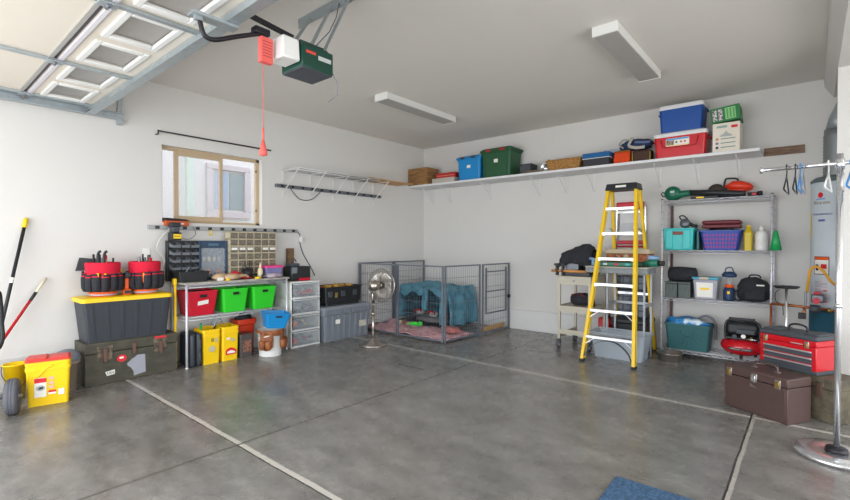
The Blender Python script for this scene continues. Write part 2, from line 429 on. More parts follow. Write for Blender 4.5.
for k in range(1, 4):
    b = B(); b.box(x0, x1, -0.54*k+.014, -0.54*k+.046, -0.012, 0.0, M('section_edge', 'd9d6de', .5), .004); b.box(x0, x1, -0.54*k-.044, -0.54*k-.014, -0.010, 0.0, M('section_lip', 'a9a6a2', .5), .003); b.box(x0, x1, -0.54*k-.009, -0.54*k+.009, 0.004, 0.03, M('section_seal', '55535a', .6)); b.go('seam', gd)
    for x in (-2.38, -1.25, 0.0, 1.25, 2.38):
        h2 = B(); h2.box(x-.035, x+.035, -0.54*k-.05, -0.54*k+.05, -0.032, -0.022, STEEL, .003); h2.cyl((x-.03, -0.54*k, -.036), (x+.03, -0.54*k, -.036), .012, GREYM, 8); h2.go('hinge', gd)
for k, yy in enumerate((-0.05, -0.54, -1.08)):
    r = B(); r.box(x0-.005, x0+0.06, yy-0.04, yy+0.03, -0.03, -0.003, STEEL, .003); r.cyl((x0-0.045, yy, -0.028), (x0+0.05, yy, -0.028), 0.008, STEEL, 8)
    r.cyl((x0-.05, yy, -0.028), (x0-0.03, yy, -0.028), 0.022, NICKEL, 12); r.go('roller', gd)
br = B(); br.box(0.36, 0.44, -0.26, 0.0, -0.10, -0.082, STEEL); br.box(.385, .415, -.24, -.2, -.12, -.08, STEEL); br.go('arm_bracket', gd)
tr = B(); tr.box(0.055, 0.062, -8.0, -4.93, 2.64, 2.71, STEEL); tr.box(0.062, 0.10, -8.0, -4.93, 2.64, 2.646, STEEL); tr.box(0.062, 0.10, -8.0, -4.93, 2.704, 2.71, STEEL)
o = thing('door_track', 'long galvanized door track running along the left wall under the open door', 'track', (0.05, -6.5, 2.64))
tr.xf(Matrix.Translation((-0.05, 6.5, -2.64))).go('rail', o)
h_ = B(); h_.box(0.004, 0.055, -4.98, -4.94, 2.60, 2.64, STEEL); h_.bar((0.03, -4.96, 2.71), (0.03, -4.93, 3.135), 0.04, 0.006, STEEL, up=(1, 0, 0)); h_.xf(Matrix.Translation((-0.05, 6.5, -2.64))).go('hanger', o)

op = thing('garage_door_opener', 'dark green garage door opener with white light cover hanging from the ceiling', 'garage door opener', (2.95, -4.68, 2.5))
g = B(); g.hexa([(-.12, -.13, 0), (.12, -.13, 0), (.12, .12, 0), (-.12, .12, 0), (-.12, -.13, .15), (.12, -.13, .15), (.12, .12, .15), (-.12, .12, .15)], GREENE, .01)
g.hexa([(-.10, -.13, .15), (.10, -.13, .15), (.10, .11, .15), (-.10, .11, .15), (-.07, -.11, .19), (.07, -.11, .19), (.07, .09, .19), (-.07, .09, .19)], GREENE, .004)
g.go('housing', op)
B().box(-.115, .115, -.125, .115, -0.006, 0.004, DGREY, .002).go('base_plate', op)
B().taper(.17, .13, .16, .12, .025, .165, WHITE, .012, .025, -.20).go('light_cover', op)
rr = (PI/2, 0, PI/2)
B().box(.1205, .1225, -.005, .098, .072, .1, M('label_silver', 'b9bdbb', .4)).go('label', op)
B().box(.1205, .1225, -.10, -.025, .095, .112, M('label_red', 'd6453a', .4)).go('emblem', op)
rl = B(); rl.bar((0, -3.2, .53), (0, -.12, .215), .024, .026, BLACKM)

rl.go('rail', op)
tb = B(); tb.box(-.03, .03, -.40, -.30, .15, .19, BLACKM, .006); tb.go('trolley', op)
am = B(); am.tube(cableband([(0, -.34, .165), (0, -.5, .09), (0, -.62, .03), (0, -.675, .02), (0, -.705, .045), (0, -.725, .13)]), .014, BLACKM, 8); am.go('door_arm', op)
hb = B(); hb.box(-.50, .2, .26, .30, .60, .637, STEEL)
hb.box(-.50, .2, .262, .268, .56, .60, STEEL)
hb.bar((-.1, .27, .6), (-.09, .05, .18), .05, .004, STEEL); hb.bar((.11, .27, .6), (.10, .06, .16), .05, .004, STEEL)
hb.bar((-.35, .27, .6), (-.10, -.08, .18), .03, .004, STEEL); hb.go('hanger_bracket', op)
wr = B(); wr.tube([(.0, .27, .61), (.05, .2, .45), (.1, .1, .3), (.06, .02, .19)], .004, GREYM, 6); wr.go('power_cord', op)
wr = B(); wr.tube([(.1, .11, .05), (.11, .16, -.03), (.08, .19, -.10), (.0, .17, -.14)], .003, GREY, 6); wr.go('loose_wire', op)
SAL = M('salmon_paper', 'e0615a', .7, var=.05)
rc = B(); rc.tube([(0, -.335, .15), (0, -.335, -.42)], .0025, M('red_cord', 'd85a50', .7), 6); rc.tube([(0, -.335, -.42), (0, -.335, -.50)], .007, SAL, 8); rc.lathe([(0, -.6), (.026, -.59), (.024, -.57), (.008, -.50), (0, -.5)], SAL, 12, (0, -.335, 0)); rc.go('release_cord', op)
tg = B(); tg.box(-.006, .034, -.365, -.285, -.02, .135, SAL, .001)
tg = tg.go('warning_tag', op)
for k in range(6): B().box(.0342, .0346, -.355, -.295, .105-k*.018, .11-k*.018, M('faded_ink', '9c3c3a', .8)).go('printed_line', tg)

# ceiling lights
def ceil_light(loc, label):
    t = thing('ceiling_light', label, 'ceiling light', loc, 0, 'white strip lights on the garage ceiling')
    B().box(-.10, .10, -.67, .67, -.075, 0, WMET, .004).go('housing', t)
    for y in (-.677, .67): B().box(-.104, .104, y, y+.007, -.082, 0, WHITE, .001).go('end_cap', t)
    B().box(-.092, .092, -.655, .655, -.081, -.076, M('grey_diffuser', 'a9a7a3', .5)).go('diffuser', t)
    return t
ceil_light((4.285, -2.10, H-.001), 'wide white strip light on the ceiling nearer the right side, above the ladder')
ceil_light((1.68, -2.08, H-.001), 'white strip light on the ceiling nearer the door opener, on the left side')
# ------------------------------------------------------------------ left wall fittings
cr = thing('curtain_rod', 'thin black curtain rod mounted above the window without a curtain', 'curtain rod', (0, -3.93, 2.60))
B().cyl((.075, -.68, 0), (.075, .70, 0), .009, BLACKM, 10).go('rod', cr)
for y in (-.67, .60): B().tube([(.003, y, -.03), (.06, y, -.03), (.075, y, -.02), (.075, y, -.008)], .007, BLACKM, 8).go('bracket', cr)
def power_strip(loc, n, L, label, cordpts, sm_=GREYM):
    t = thing('power_strip', label, 'power strip', loc)
    B().box(0, .042, -L/2, L/2, 0, .045, sm_, .004).go('body', t)
    for k in range(n):
        y = -L/2+.09+k*(L-.16)/(n-1)
        B().box(.042, .046, y-.022, y+.022, .006, .039, BLACK, .001).go('outlet', t)
    B().tube(cordpts, .005, BLACK, 6).go('cord', t)
    return t
WPS = power_strip((.002, -3.745, 1.515), 13, 1.90, 'long grey power strip with black outlets under the window', cableband([(.03, .945, .02), (.02, 1.0, -.03), (.012, 1.0, -.12), (.012, 1.06, -.3), (.012, 1.18, -.48), (.012, 1.26, -.62)]), M('pale_grey_metal', '9c9ea0', .45, .3))
tag(B().box(0, .05, -.02, .02, -.05, .03, WHITE, .004).go('plug_adapter', None, (.006, -2.735, 1.43)), 'small white plug adapter on the cord at the right end of the window power strip', 'plug')
power_strip((.002, -2.14, 2.13), 12, 1.98, 'long dark power strip on the left wall under the wire shelf', cableband([(.04, -.78, .02), (.03, -.72, -.05), (.03, -.6, -.14), (.03, -.42, -.13), (.03, -.28, -.03), (.03, -.25, .01)]))
ol = thing('wall_outlet', 'white wall outlet plate left of the black parts bins', 'outlet', (0.001, -4.705, 1.245))
B().box(0, .008, -.038, .038, -.058, .058, WHITE, .003).go('cover_plate', ol)
for z in (-.025, .025): B().box(.008, .011, -.015, .015, z-.015, z+.015, PAPER, .002).go('socket', ol)

def wire_deck(b, x0, x1, y0, y1, z, mat, pitch=.025, truss=True, r=.0022, rim=.004):
    """wire shelf: rods across, rims, zigzag front and back"""
    n = int((x1-x0)/pitch)
    for i in range(n+1):
        x = x0+(x1-x0)*i/n; b.tube([(x, y0, z), (x, y1, z)], r, mat, 4, caps=False)
    for k in range(3):
        y = y0+(y1-y0)*(k+1)/4; b.tube([(x0, y, z-.004), (x1, y, z-.004)], r, mat, 4)
    for y in (y0, y1):
        for zz in (z, z-.032): b.tube([(x0, y, zz), (x1, y, zz)], rim, mat, 6)
        if truss:
            m = int((x1-x0)/.05); b.tube([(x0+(x1-x0)*i/m, y, z-.002-(i % 2)*.028) for i in range(m+1)], .004, mat, 4)
    for x in (x0, x1):
        for zz in (z, z-.032): b.tube([(x, y0, zz), (x, y1, zz)], rim, mat, 6)
    return b
wsf = thing('wire_shelf', 'white wire wall shelf with diagonal braces high on the left wall', 'shelf', (0, -2.12, 2.37), 90)
b = B()
for k in range(22):
    y = -.006-k*.0175; b.tube([(-.90, y, 0), (.62, y, 0)], .0028, M('dull_white_wire', 'b4b4b4', .5), 4)
for x in (-.90, -.52, -.14, .24, .62): b.tube([(x, -.004, 0), (x, -.385, 0)], .004, WMET, 5)
b.tube([(-.90, -.385, 0), (.62, -.385, 0)], .005, WMET, 6); b.tube([(-.90, -.385, -.025), (.62, -.385, -.025)], .005, WMET, 6); b.go('wire_deck', wsf)
for x in (-.88, -.436, -.018, .38, .816):
    b = B(); b.bar((x, -.006, -.31), (x, -.36, -.01), .014, .008, WMET); b.box(x-.009, x+.009, -.008, -.001, -.36, -.27, WMET); b.go('brace', wsf)
    b = B(); b.box(x-.007, x+.007, -.01, -.001, -.16, -.01, WMET); b.box(x-.01, x+.01, -.38, -.002, -.014, -.006, WMET); b.go('wall_clip', wsf)
tag(B().box(0, .98, -.37, 0, 0, .012, WOOD).go('plywood_board', None, (0, 0, 0)), 'thin plywood board lying on the right end of the white wire shelf', 'board').location = (0, 0, 0)
pb = bpy.data.objects['plywood_board']; pb.rotation_euler = (0, 0, PI/2); pb.location = (.012, -1.72, 2.377)

# box on the sill
sb = thing('cardboard_box', 'flat orange and black box lying at the left end of the window sill', 'box', (.035, -4.40, 1.561), 90)
OB = M('orange_card', 'c4562a', .7); BKC = M('black_card', '2c2826', .7)
B().box(-.125, .125, -.03, .08, 0, .055, OB, .003).go('body', sb); B().hexa([(-.13, -.034, .055), (.13, -.034, .055), (.13, .084, .055), (-.13, .084, .055), (-.13, -.05, .085), (.10, -.03, .075), (.11, .08, .078), (-.12, .08, .09)], BKC).go('lid', sb)
B().box(-.07, .07, -.032, -.0295, .012, .032, PAPER).go('label', sb)

# ------------------------------------------------------------------ far left: hand truck, handles, buckets
ht = thing('hand_truck', 'hand truck with a pneumatic tyre at the left edge, seen partly', 'hand truck', (.76, -5.91, 0), 76)
def wheel(name, par, c, r, w, axis='x'):
    prof = [(0, -w*.3), (r*.45, -w*.3), (r*.55, -w*.45), (r*.8, -w*.5), (r*.95, -w*.36), (r, -w*.15)] + [(r*.985, -w*.12), (r*.985, -w*.08), (r, -w*.05), (r, w*.05), (r*.985, w*.08), (r*.985, w*.12), (r, w*.15)] + [(r*.95, w*.36), (r*.8, w*.5), (r*.55, w*.45), (r*.45, w*.3), (0, w*.3)]
    m = Matrix.Rotation(PI/2, 3, 'Y') if axis == 'x' else Matrix.Rotation(PI/2, 3, 'X')
    b = B(); b.lathe(prof, RUBG, 28, c, rot=m); w_ = b.go(name, par)
    b = B(); b.lathe([(0, -w*.34), (r*.42, -w*.34), (r*.42, w*.34), (0, w*.34)], GREYM, 20, c, rot=m); b.go('hub', w_)
    return w_
wheel('wheel', ht, (0, 0, .142), .142, .09); wheel('wheel', ht, (-.52, 0, .142), .142, .09)
B().cyl((-.56, 0, .142), (.06, 0, .142), .01, STEEL, 10).go('axle', ht)
fr = M('pale_green_metal', 'b9c9bf', .4, .3)
for x in (-.09, -.43): B().tube([(x, -.06, .03), (x, -.05, 1.25)], .017, fr, 10).go('upright', ht)
B().tube([(-.09, -.05, 1.25), (-.1, -.03, 1.33), (-.26, -.02, 1.38), (-.42, -.03, 1.33), (-.43, -.05, 1.25)], .017, fr, 10).go('top_bar', ht)
for z in (.3, .7): B().bar((-.09, -.06, z), (-.43, -.06, z), .03, .01, fr).go('cross_bar', ht)
B().box(-.44, -.08, -.26, -.06, 0.004, .014, STEEL).go('toe_plate', ht)
B().tube(cableband([(-.09, 0, .98), (-.075, .03, .96), (-.068, .05, .85), (-.066, .06, .72), (-.06, .05, .62), (-.07, .02, .55), (-.09, -.03, .52)]), .014, BLACK, 10).go('grip', ht)

bh = thing('broom', 'black handled pole with yellow grip end leaning on the left wall', 'broom', (.30, -6.03, 0))
b = B(); p0, p1 = V((0, 0, .03)), V((-.262, .305, 1.5)); b.cyl(p0, p1, .014, BLACK, 10); b.go('handle', bh)
B().cyl(p1, p1+(p1-p0).normalized()*.09, .018, YEL, 12).go('grip_end', bh)
q = p0.lerp(p1, .66); B().cyl(q, q+(p1-p0).normalized()*.05, .0147, PAPER, 10).go('sticker', bh)
B().box(-.16, .14, -.03, .03, 0, .06, BLACK, .01).go('head', bh)
sh = thing('red_handled_pole', 'red and black pole with pale wooden tip leaning low on the left wall', 'pole', (.32, -6.20, 0))
p0, p1 = V((0, 0, .02)), V((-.285, .632, 1.03)); d = p1-p0
B().cyl(p0, p0+d*.80, .013, REDM, 10).go('handle', sh); B().cyl(p0+d*.80, p0+d*.87, .014, BLACK, 10).go('collar', sh); B().cyl(p0+d*.87, p1, .012, M('bare_wood', 'd8cdb4', .6), 10).go('tip', sh)
pl_ = thing('yellow_pail', 'yellow pail with a thin wire handle behind the tyre at the left edge', 'pail', (.30, -5.83, 0))
b = B(); b.lathe([(0, 0), (.062, 0), (.085, .3), (.09, .3), (.09, .31), (.082, .31), (.06, .01), (0, .01)], YEL, 24); b.go('body', pl_)
B().tube(cableband([(.0, -.09, .3), (.07, -.09, .22), (.11, -.02, .12), (.1, .05, .16), (.03, .09, .29)]), .003, BLACKM, 6).go('wire_handle', pl_)

def litter_bucket(name, label, loc, rz, w, d, h, lid=None, art=0, group=None):
    t = thing(name, label, 'bucket', loc, rz, group)
    b = B(); shell(b, [(w*.88, d*.86, 0, .02), (w*.96, d*.95, h*.76, .025), (w, d, h*.765, .025), (w, d, h*.83, .025), (w*.97, d*.96, h*.835, .025), (w*.97, d*.96, h*.88, .025), (w, d, h*.885, .03), (w, d, h*.97, .03), (w*.97, d*.96, h*.975, .03)], YEL, .005); b.go('body', t)
    b = B(); b.tube(cableband([(-w*.5, -d*.3, h*.80), (-w*.3, -d*.51, h*.62), (w*-.05, -d*.515, h*.8), (w*.1, -d*.52, h*.87)] if art == 1 else [(-w*.5, 0, h*.86), (-w*.42, d*.2, h*.98), (0, d*.3, h*1.0), (w*.42, d*.2, h*.98), (w*.5, 0, h*.86)]), .005, YEL, 8); b.go('handle', t)
    if lid:
        b = B(); solid_rr(b, [(w*1.01, d*1.02, h*.955, .03), (w*1.02, d*1.03, h*.99, .03), (w*.96, d*.97, h*1.0, .03)], lid)
        b.box(-w*.46, -w*.02, -d*.42, d*.42, h*.995, h*1.03, lid, .012); b.box(w*.02, w*.46, -d*.42, d*.42, h*.995, h*1.015, lid, .008); b.go('lid', t)
    return t
BY = litter_bucket('square_bucket', 'yellow square bucket with a red lid and paper label on the floor', (.605, -5.655, 0), 77, .30, .22, .385, M('coral_lid', 'e2453c', .4), 1)
fd = -.097
def flat(name, par, x0, x1, z0, z1, y, mat): return B().box(x0, x1, y-.0012, y, z0, z1, mat).go(name, par)
lb = flat('label', BY, -.09, -.012, .075, .235, -.1035, PAPER)
flat('red_band', lb, -.09, -.012, .195, .232, -.1048, STK); 
B().prism([(-.05+.03*math.cos(a*PI/8), .15+.022*math.sin(a*PI/8)) for a in range(16)], 'y', -.1060, -.1048, M('pale_grey_ink', 'a9b0aa', .7)).go('oval_picture', lb)
B().prism([(-.066, .146), (-.055, .158), (-.04, .158), (-.036, .164), (-.032, .156), (-.036, .142), (-.06, .14)], 'y', -.1070, -.1060, INK).go('cat_silhouette', lb)
for z in (.225, .185, .15): flat('picture_patch', BY, .005, .035, z-.012, z+.012, -.1045, M('pink_white_ink', 'e8b0a8', .7))
flat('red_bar', BY, .0, .05, .105, .122, -.1035, STK); flat('caption', BY, .0, .05, .09, .104, -.1030, PAPER); flat('info_panel', BY, .065, .105, .075, .125, -.1035, PAPER)
bn = thing('tan_bin', 'small tan bin with a grey dome lid beside the olive trunk', 'bin', (.33, -5.475, 0))
b = B(); b.lathe([(0, 0), (.075, 0), (.09, .25), (.1, .25), (.1, .27), (0, .27)], TANB, 24); b.go('body', bn)
b = B(); b.lathe([(.1, .27), (.106, .285), (.1, .32), (.07, .36), (.03, .375), (0, .378)], GREY, 24); b.lathe([(0, .27), (.1, .27)], GREY, 24); b.go('lid', bn)

# ------------------------------------------------------------------ trunk and tote
tk = thing('footlocker', 'worn olive green wooden trunk with metal latches and stickers', 'trunk', (.225, -4.95, 0), 90)
B().box(-.405, .405, -.17, .17, 0, .30, OLIVE, .006).go('body', tk); B().box(-.41, .41, -.172, .172, .304, .405, OLIVE, .008).go('lid', tk)
RST = MV('rusty_metal', '4c463e', '7a6a58', 25, .5, metal=.5)
for x in (-.245, .245):
    b = B(); b.box(x-.065, x+.065, -.178, -.171, .235, .37, RST, .002)
    for dx in (-.045, .045): b.box(x+dx-.014, x+dx+.014, -.188, -.176, .25, .345, RST, .004)
    b.box(x-.016, x+.016, -.195, -.176, .215, .345, M('rust_brown', '6a5148', .5, .5), .004); b.go('latch', tk)
b = B(); b.box(-.015, .02, -.186, -.171, .27, .36, M('rust_brown'), .004); b.cyl((0, -.18, .26), (0, -.195, .26), .015, RST, 10); b.go('hasp', tk)
b = B(); b.prism([(-.105+.042*math.cos(a*PI/10), .225+.034*math.sin(a*PI/10)) for a in range(20)], 'y', -.173, -.1705, STK); c_ = b.go('round_sticker', tk); flat('emblem', c_, -.125, -.09, .222, .24, -.173, PAPER)
b = B(); b.prism([(-.245, .115), (-.23, .075), (-.165, .083), (-.165, .127)], 'y', -.1725, -.1705, PAPER); c_ = b.go('small_label', tk); text('US4', .035, INK, c_, (-.202, -.1730, .10), FR)
b = B(); b.prism([(-.06, .165), (-.035, .185), (-.02, .2), (.01, .215), (.03, .235), (.10, .23), (.105, .05), (.0, .03), (-.005, .08), (-.03, .12), (-.055, .14)], 'y', -.172, -.1702, M('torn_grey_paper', '9a9ca6', .8, var=.08)); b.go('torn_label', tk)
flat('red_strip', tk, .19, .30, .372, .392, -.1725, STK)

def lid_tote(name, label, cat, loc, rz, w, d, h, bmat, lmat, ribs=6, lidh=.05, group=None, taper=.9, over=.03):
    t = thing(name, label, cat, loc, rz, group)
    b = B(); solid_rr(b, [(w*taper, d*taper, 0, .02), (w, d, h-lidh, .03)], bmat)
    if ribs:
        for i in range(ribs):
            u = -w*.42+w*.84*i/(ribs-1)
            b.hexa([(u*taper-.012, -d*taper/2-.006, .02), (u*taper+.012, -d*taper/2-.006, .02), (u*taper+.012, -d*taper/2+.01, .02), (u*taper-.012, -d*taper/2+.01, .02),
                    (u-.016, -d/2-.008, h-lidh-.03), (u+.016, -d/2-.008, h-lidh-.03), (u+.016, -d/2+.01, h-lidh-.03), (u-.016, -d/2+.01, h-lidh-.03)], bmat, .003)
    b.go('body', t)
    b = B(); solid_rr(b, [(w+over, d+over, h-lidh, .04), (w+over, d+over, h-lidh*.25, .04), (w+over-.02, d+over-.02, h-lidh*.1, .04)], lmat)
    solid_rr(b, [(w-.06, d-.06, h-lidh*.12, .03), (w-.08, d-.08, h, .03)], lmat); b.go('lid', t)
    return t
lid_tote('storage_tote', 'black ribbed storage tote with a bright yellow lid on the olive trunk', 'storage tote', (.215, -4.98, .406), 90, .77, .35, .432, CHAR, YEL, 6, .045, taper=.90)

# bucket tool organizers standing on the tote
def bucket_org(label, loc, rz, seed):
    rnd = random.Random(seed)
    t = thing('tool_bucket', label, 'tool bucket', loc, rz, 'orange buckets in red and black tool pockets'); t.scale = (.94, .94, 1)
    b = B(); b.lathe([(0, 0), (.122, 0), (.128, .04), (.138, .25), (.145, .25), (.145, .28), (.137, .28), (.118, .01), (0, .01)], ORANGE, 32); b.go('bucket', t)
    B().lathe([(.1235, .008), (.1255, .008), (.127, .024), (.1245, .024), (.1235, .008)], M('pale_print', 'a8a8b8', .5), 32).go('printed_band', t)
    REDF = M('red_fabric', 'cf1836', .85, var=.1, bump=.3)
    b = B(); b.lathe([(.150, .17), (.157, .315), (.153, .33), (.149, .33), (.148, .17), (.150, .17)], REDF, 32); b.go('red_liner', t)
    n = 13
    for k in range(n):
        a = 2*PI*k/n; c, s_ = math.cos(a), math.sin(a); w = .036*rnd.uniform(.9, 1.12); zt = .222+rnd.uniform(-.008, .008); zb = .03
        ev = V((c, s_, 0)); tv = V((-s_, c, 0))
        b = B()
        prof = [(.150, zb+.015, .9), (.172, zb+.02, .85), (.19, zb+.06, .95), (.192, zt-.045, 1.0), (.187, zt-.03, 1), (.187, zt-.02, 1.0), (.186, zt, 1.0), (.158, zt+.004, 1.0)]
        rows = []
        for (r, z, k2) in prof:
            rows.append([b.bm.verts.new(ev*(r-abs(q)*abs(q)*.020) + tv*q*w*k2 + V((0, 0, z))) for q in (-1, -.6, -.2, .2, .6, 1)])
        for i, (A, C2) in enumerate(zip(rows, rows[1:])):
            fs = [b.bm.faces.new((A[j], A[j+1], C2[j+1], C2[j])) for j in range(5)]; b._f(fs, REDF if i in (4,) or i == 6 else BLACKF, True)
        for sgn in (0, -1):
            vs = [r_[sgn] for r_ in rows]; mid = [b.bm.verts.new(ev*.150+tv*(w*(-1 if sgn == 0 else 1))*.95+V((0, 0, z))) for z in (zb+.02, zt)]
            b._f([b.bm.faces.new(vs+[mid[1], mid[0]])], BLACKF)
        b.go('pocket', t)
    for k, (a, L, m_, r) in enumerate([(rnd.uniform(0, 2*PI), rnd.uniform(.10, .18), rnd.choice([STEEL, RED, BLACK, YEL]), rnd.uniform(.005, .012)) for _ in range(9)]):
        x, y = .165*math.cos(a), .165*math.sin(a)
        B().tube([(x, y, .12), (x*1.05, y*1.05, .16+L*.5)], r, m_, 8).go('hand_tool', t)
    for k in range(9):
        a = rnd.uniform(0, 2*PI); r0 = rnd.uniform(.02, .1); x, y = r0*math.cos(a), r0*math.sin(a)
        B().tube([(x, y, .05), (x*1.15, y*1.15, .30+rnd.uniform(.05, .11))], rnd.uniform(.008, .016), rnd.choice([STEEL, REDM, BLACK, WOOD, GREYM]), 8).go('hand_tool', t)
    return t
t1 = bucket_org('left tool bucket on the black tote, red and black pockets with two upright black handles', (.235, -5.165, .840), 20, 3)
for y in (-.035, .06):
    b = B(); b.tube(cableband([(y, -.03, .1), (y, -.03, .36), (y+.012, -.03, .42), (y+.03, -.02, .44)]), .013, BLACK, 8); b.go('plier_handle', t1)
t2 = bucket_org('right tool bucket on the black tote, red and black pockets beside the black parts bins', (.235, -4.795, .840), -10, 5)
ob = thing('drill', 'orange and black cordless tool standing between the two tool buckets', 'power tool', (.29, -4.98, .840), 90)
b = B(); b.box(-.035, .035, -.04, .04, 0, .055, ORANGE, .008); b.box(-.018, .018, -.02, .025, .055, .17, ORANGE, .008); b.go('handle', ob); B().box(-.025, .025, -.06, .06, .17, .225, BLACK, .01).go('head', ob); B().box(-.03, .03, -.043, -.039, .012, .045, BLACK).go('battery_label', ob)
cb = B(); cb.hexa([(-.08, 0, 0), (.09, 0, 0), (.09, .02, 0), (-.08, .02, 0), (-.04, .035, .13), (.12, .035, .11), (.12, .05, .11), (-.04, .05, .13)], M('dark_slate', '3d4246', .6), .003)
tag(cb.go('folded_pouch', None, (.07, -5.27, 1.085), (0, 0, PI/2)), 'dark slate flat pouch leaning against the wall out of the left tool bucket', 'pouch')

yb = thing('clamp_bar', 'tall yellow bar standing upright between the olive trunk and the workbench', 'clamp', (.27, -4.512, 0))
b = B(); b.box(-.012, .012, -.012, .012, 0, .93, YEL, .003); b.go('bar', yb); b = B(); b.box(-.03, .03, -.022, .012, .90, .975, YEL, .008); b.go('head', yb); B().box(-.02, .02, -.016, .016, .5, .56, YEL, .004).go('slide', yb)

# ------------------------------------------------------------------ workbench with wire shelf
wbn = thing('workbench', 'chrome wire workbench with a grey top along the left wall', 'workbench', (.24, -3.84, 0), 90)
for x in (-.615, .615):
    for y in (-.19, .19):
        b = B(); b.cyl((x, y, .012), (x, y, .905), .0127, WIRE, 10); b.lathe([(0, 0), (.022, 0), (.022, .008), (.01, .014), (0, .014)], CHROME, 14, (x, y, 0))
        b.go('post', wbn)
wire_deck(B(), -.615, .615, -.19, .19, .548, WIRE).go('wire_deck', wbn)
wire_deck(B(), -.615, .615, -.19, .19, .905, WIRE, pitch=.05).go('wire_deck', wbn)
B().box(-.645, .645, -.215, .20, .908, .93, MV('worn_grey_top', '9b958e', 'b3aea6', 12, .5, bump=0), .006).go('worktop', wbn)

def tub(name, label, cat, loc, rz, w, d, h, mat, taper=.82, group=None, hole=True, rot=None):
    t = thing(name, label, cat, loc, rz, group)
    if rot: t.rotation_euler = rot
    b = B(); shell(b, [(w*taper, d*taper, 0, .025), (w*.985, d*.985, h*.97, .03), (w, d, h*.97, .03), (w, d, h, .03)], mat, .005); b.go('body', t)
    if hole:
        yy = -(d/2)*(taper+(1-taper)*.8)-.001
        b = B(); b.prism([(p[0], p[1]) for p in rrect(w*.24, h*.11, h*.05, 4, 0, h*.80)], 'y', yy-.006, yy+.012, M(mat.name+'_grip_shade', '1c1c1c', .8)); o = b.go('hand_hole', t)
        b = B(); pts = rrect(w*.27, h*.16, h*.07, 6, 0, h*.80); b.tube([(p[0], yy-.007, p[1]) for p in pts], .0035, mat, 6, closed=True); b.go('rim', o)
    return t
RTB = tub('storage_bin', 'deep red open storage bin with a white label on the bench shelf', 'storage bin', (.24, -4.262, .553), 90, .35, .33, .275, RED, .78, 'open bins on the bench shelf')
b = B(); b.hexa([(-.06, -.156, .115), (.055, -.156, .13), (.055, -.150, .13), (-.06, -.150, .115), (-.06, -.163, .16), (.055, -.163, .175), (.055, -.157, .175), (-.06, -.157, .16)], PAPER); lb = b.go('label', RTB)
tub('storage_bin', 'lime green open bin on the bench shelf right beside the red bin', 'storage bin', (.24, -3.885, .553), 90, .33, .33, .275, LIME, .80, 'open bins on the bench shelf')
tub('storage_bin', 'lime green open bin at the right end of the bench shelf', 'storage bin', (.24, -3.51, .553), 90, .33, .33, .275, LIME, .80, 'open bins on the bench shelf')
rnd = random.Random(11)
tag(B().blob((0, 0, .05), .13, .12, .05, BLACKF, 3, .25, 2.5).go('black_cloth', None, (.24, -4.26, .73)), 'black folded cloth showing above the rim of the red bin', 'cloth')

# on the worktop ------------------------------------------------------------
T0 = .931
bs = thing('parts_bin_rack', 'black rack of small open parts bins standing at the left end of the workbench', 'parts rack', (.12, -4.37, T0), 90)
b = B(); b.box(-.16, -.148, .0, .06, 0, .46, BLACK, .003); b.box(.148, .16, .0, .06, 0, .46, BLACK, .003); b.box(-.16, .16, .04, .06, 0, .46, BLACK); b.go('frame', bs)
GB = M('grey_bin_plastic', '70757b', .45)
for r_ in range(4):
    for c_ in range(3):
        x = -.10+c_*.1; z = .13+r_*.083
        b = B(); w = .044
        b.hexa([(x-w, -.07, z), (x+w, -.07, z), (x+w, .04, z), (x-w, .04, z), (x-w, -.07, z+.006), (x+w, -.07, z+.006), (x+w, .04, z+.006), (x-w, .04, z+.006)], GB)
        b.hexa([(x-w, -.09, z), (x+w, -.09, z), (x+w, -.085, z), (x-w, -.085, z), (x-w, -.10, z+.03), (x+w, -.10, z+.03), (x+w, -.095, z+.03), (x-w, -.095, z+.03)], GB, .001)
        b.box(x-w, x+w, -.087, -.07, z, z+.006, GB)
        for sx in (-w, w-.004): b.hexa([(x+sx, -.087, z), (x+sx+.004, -.087, z), (x+sx+.004, .04, z), (x+sx, .04, z), (x+sx, -.095, z+.03), (x+sx+.004, -.095, z+.03), (x+sx+.004, .04, z+.068), (x+sx, .04, z+.068)], GB)
        b.go('bin_cup', bs)
tr_ = thing('open_tray', 'black open plastic tray holding tools in front of the parts bins', 'tray', (.27, -4.34, T0), 90)
b = B(); shell(b, [(.30, .16, 0, .02), (.34, .19, .115, .02)], BLACK, .004); b.go('body', tr_)
for k in range(7): B().tube([(rnd.uniform(-.12, .12), rnd.uniform(-.06, .06), .01), (rnd.uniform(-.13, .13), rnd.uniform(-.07, .07), rnd.uniform(.12, .16))], .006, rnd.choice([STEEL, BLACK, GREYM]), 6).go('hand_tool', tr_)
ch = thing('battery_charger', 'black battery charger with yellow badge on top of the parts bin rack', 'charger', (.13, -4.46, 1.392), 90)
b = B(); b.box(-.055, .055, -.06, .05, 0, .09, BLACK, .01); b.box(-.04, .04, -.05, .045, .09, .155, DGREY, .012); b.box(-.05, .05, -.055, .05, .15, .20, BLACK, .01); b.go('body', ch)
bd = B().box(-.035, .05, -.066, -.060, .02, .07, YEL, .002).go('badge', ch); text('DEWALT', .02, BLACK, bd, (.0075, -.0668, .045), FR)
co = WPS; CO = V((.06, -4.60, 1.0))-V(WPS.location)
B().tube(cableband([(.01, .12, .53), (.02, .02, .42), (.02, -.02, .3), (.03, .05, .16), (.02, -.01, .04), (.02, .05, -.03)]), .008, M('pale_cable', 'c9c9c4', .5), 8).go('pale_cable', co, CO)
CO = V((.06, -4.3, 1.45))-V(WPS.location)
B().tube(cableband([(.02, .06, .10), (.02, .09, .02), (.02, .02, -.04), (.04, -.08, -.03), (.05, -.1, .02)]), .003, BLACK, 6).go('thin_cord', co, CO)

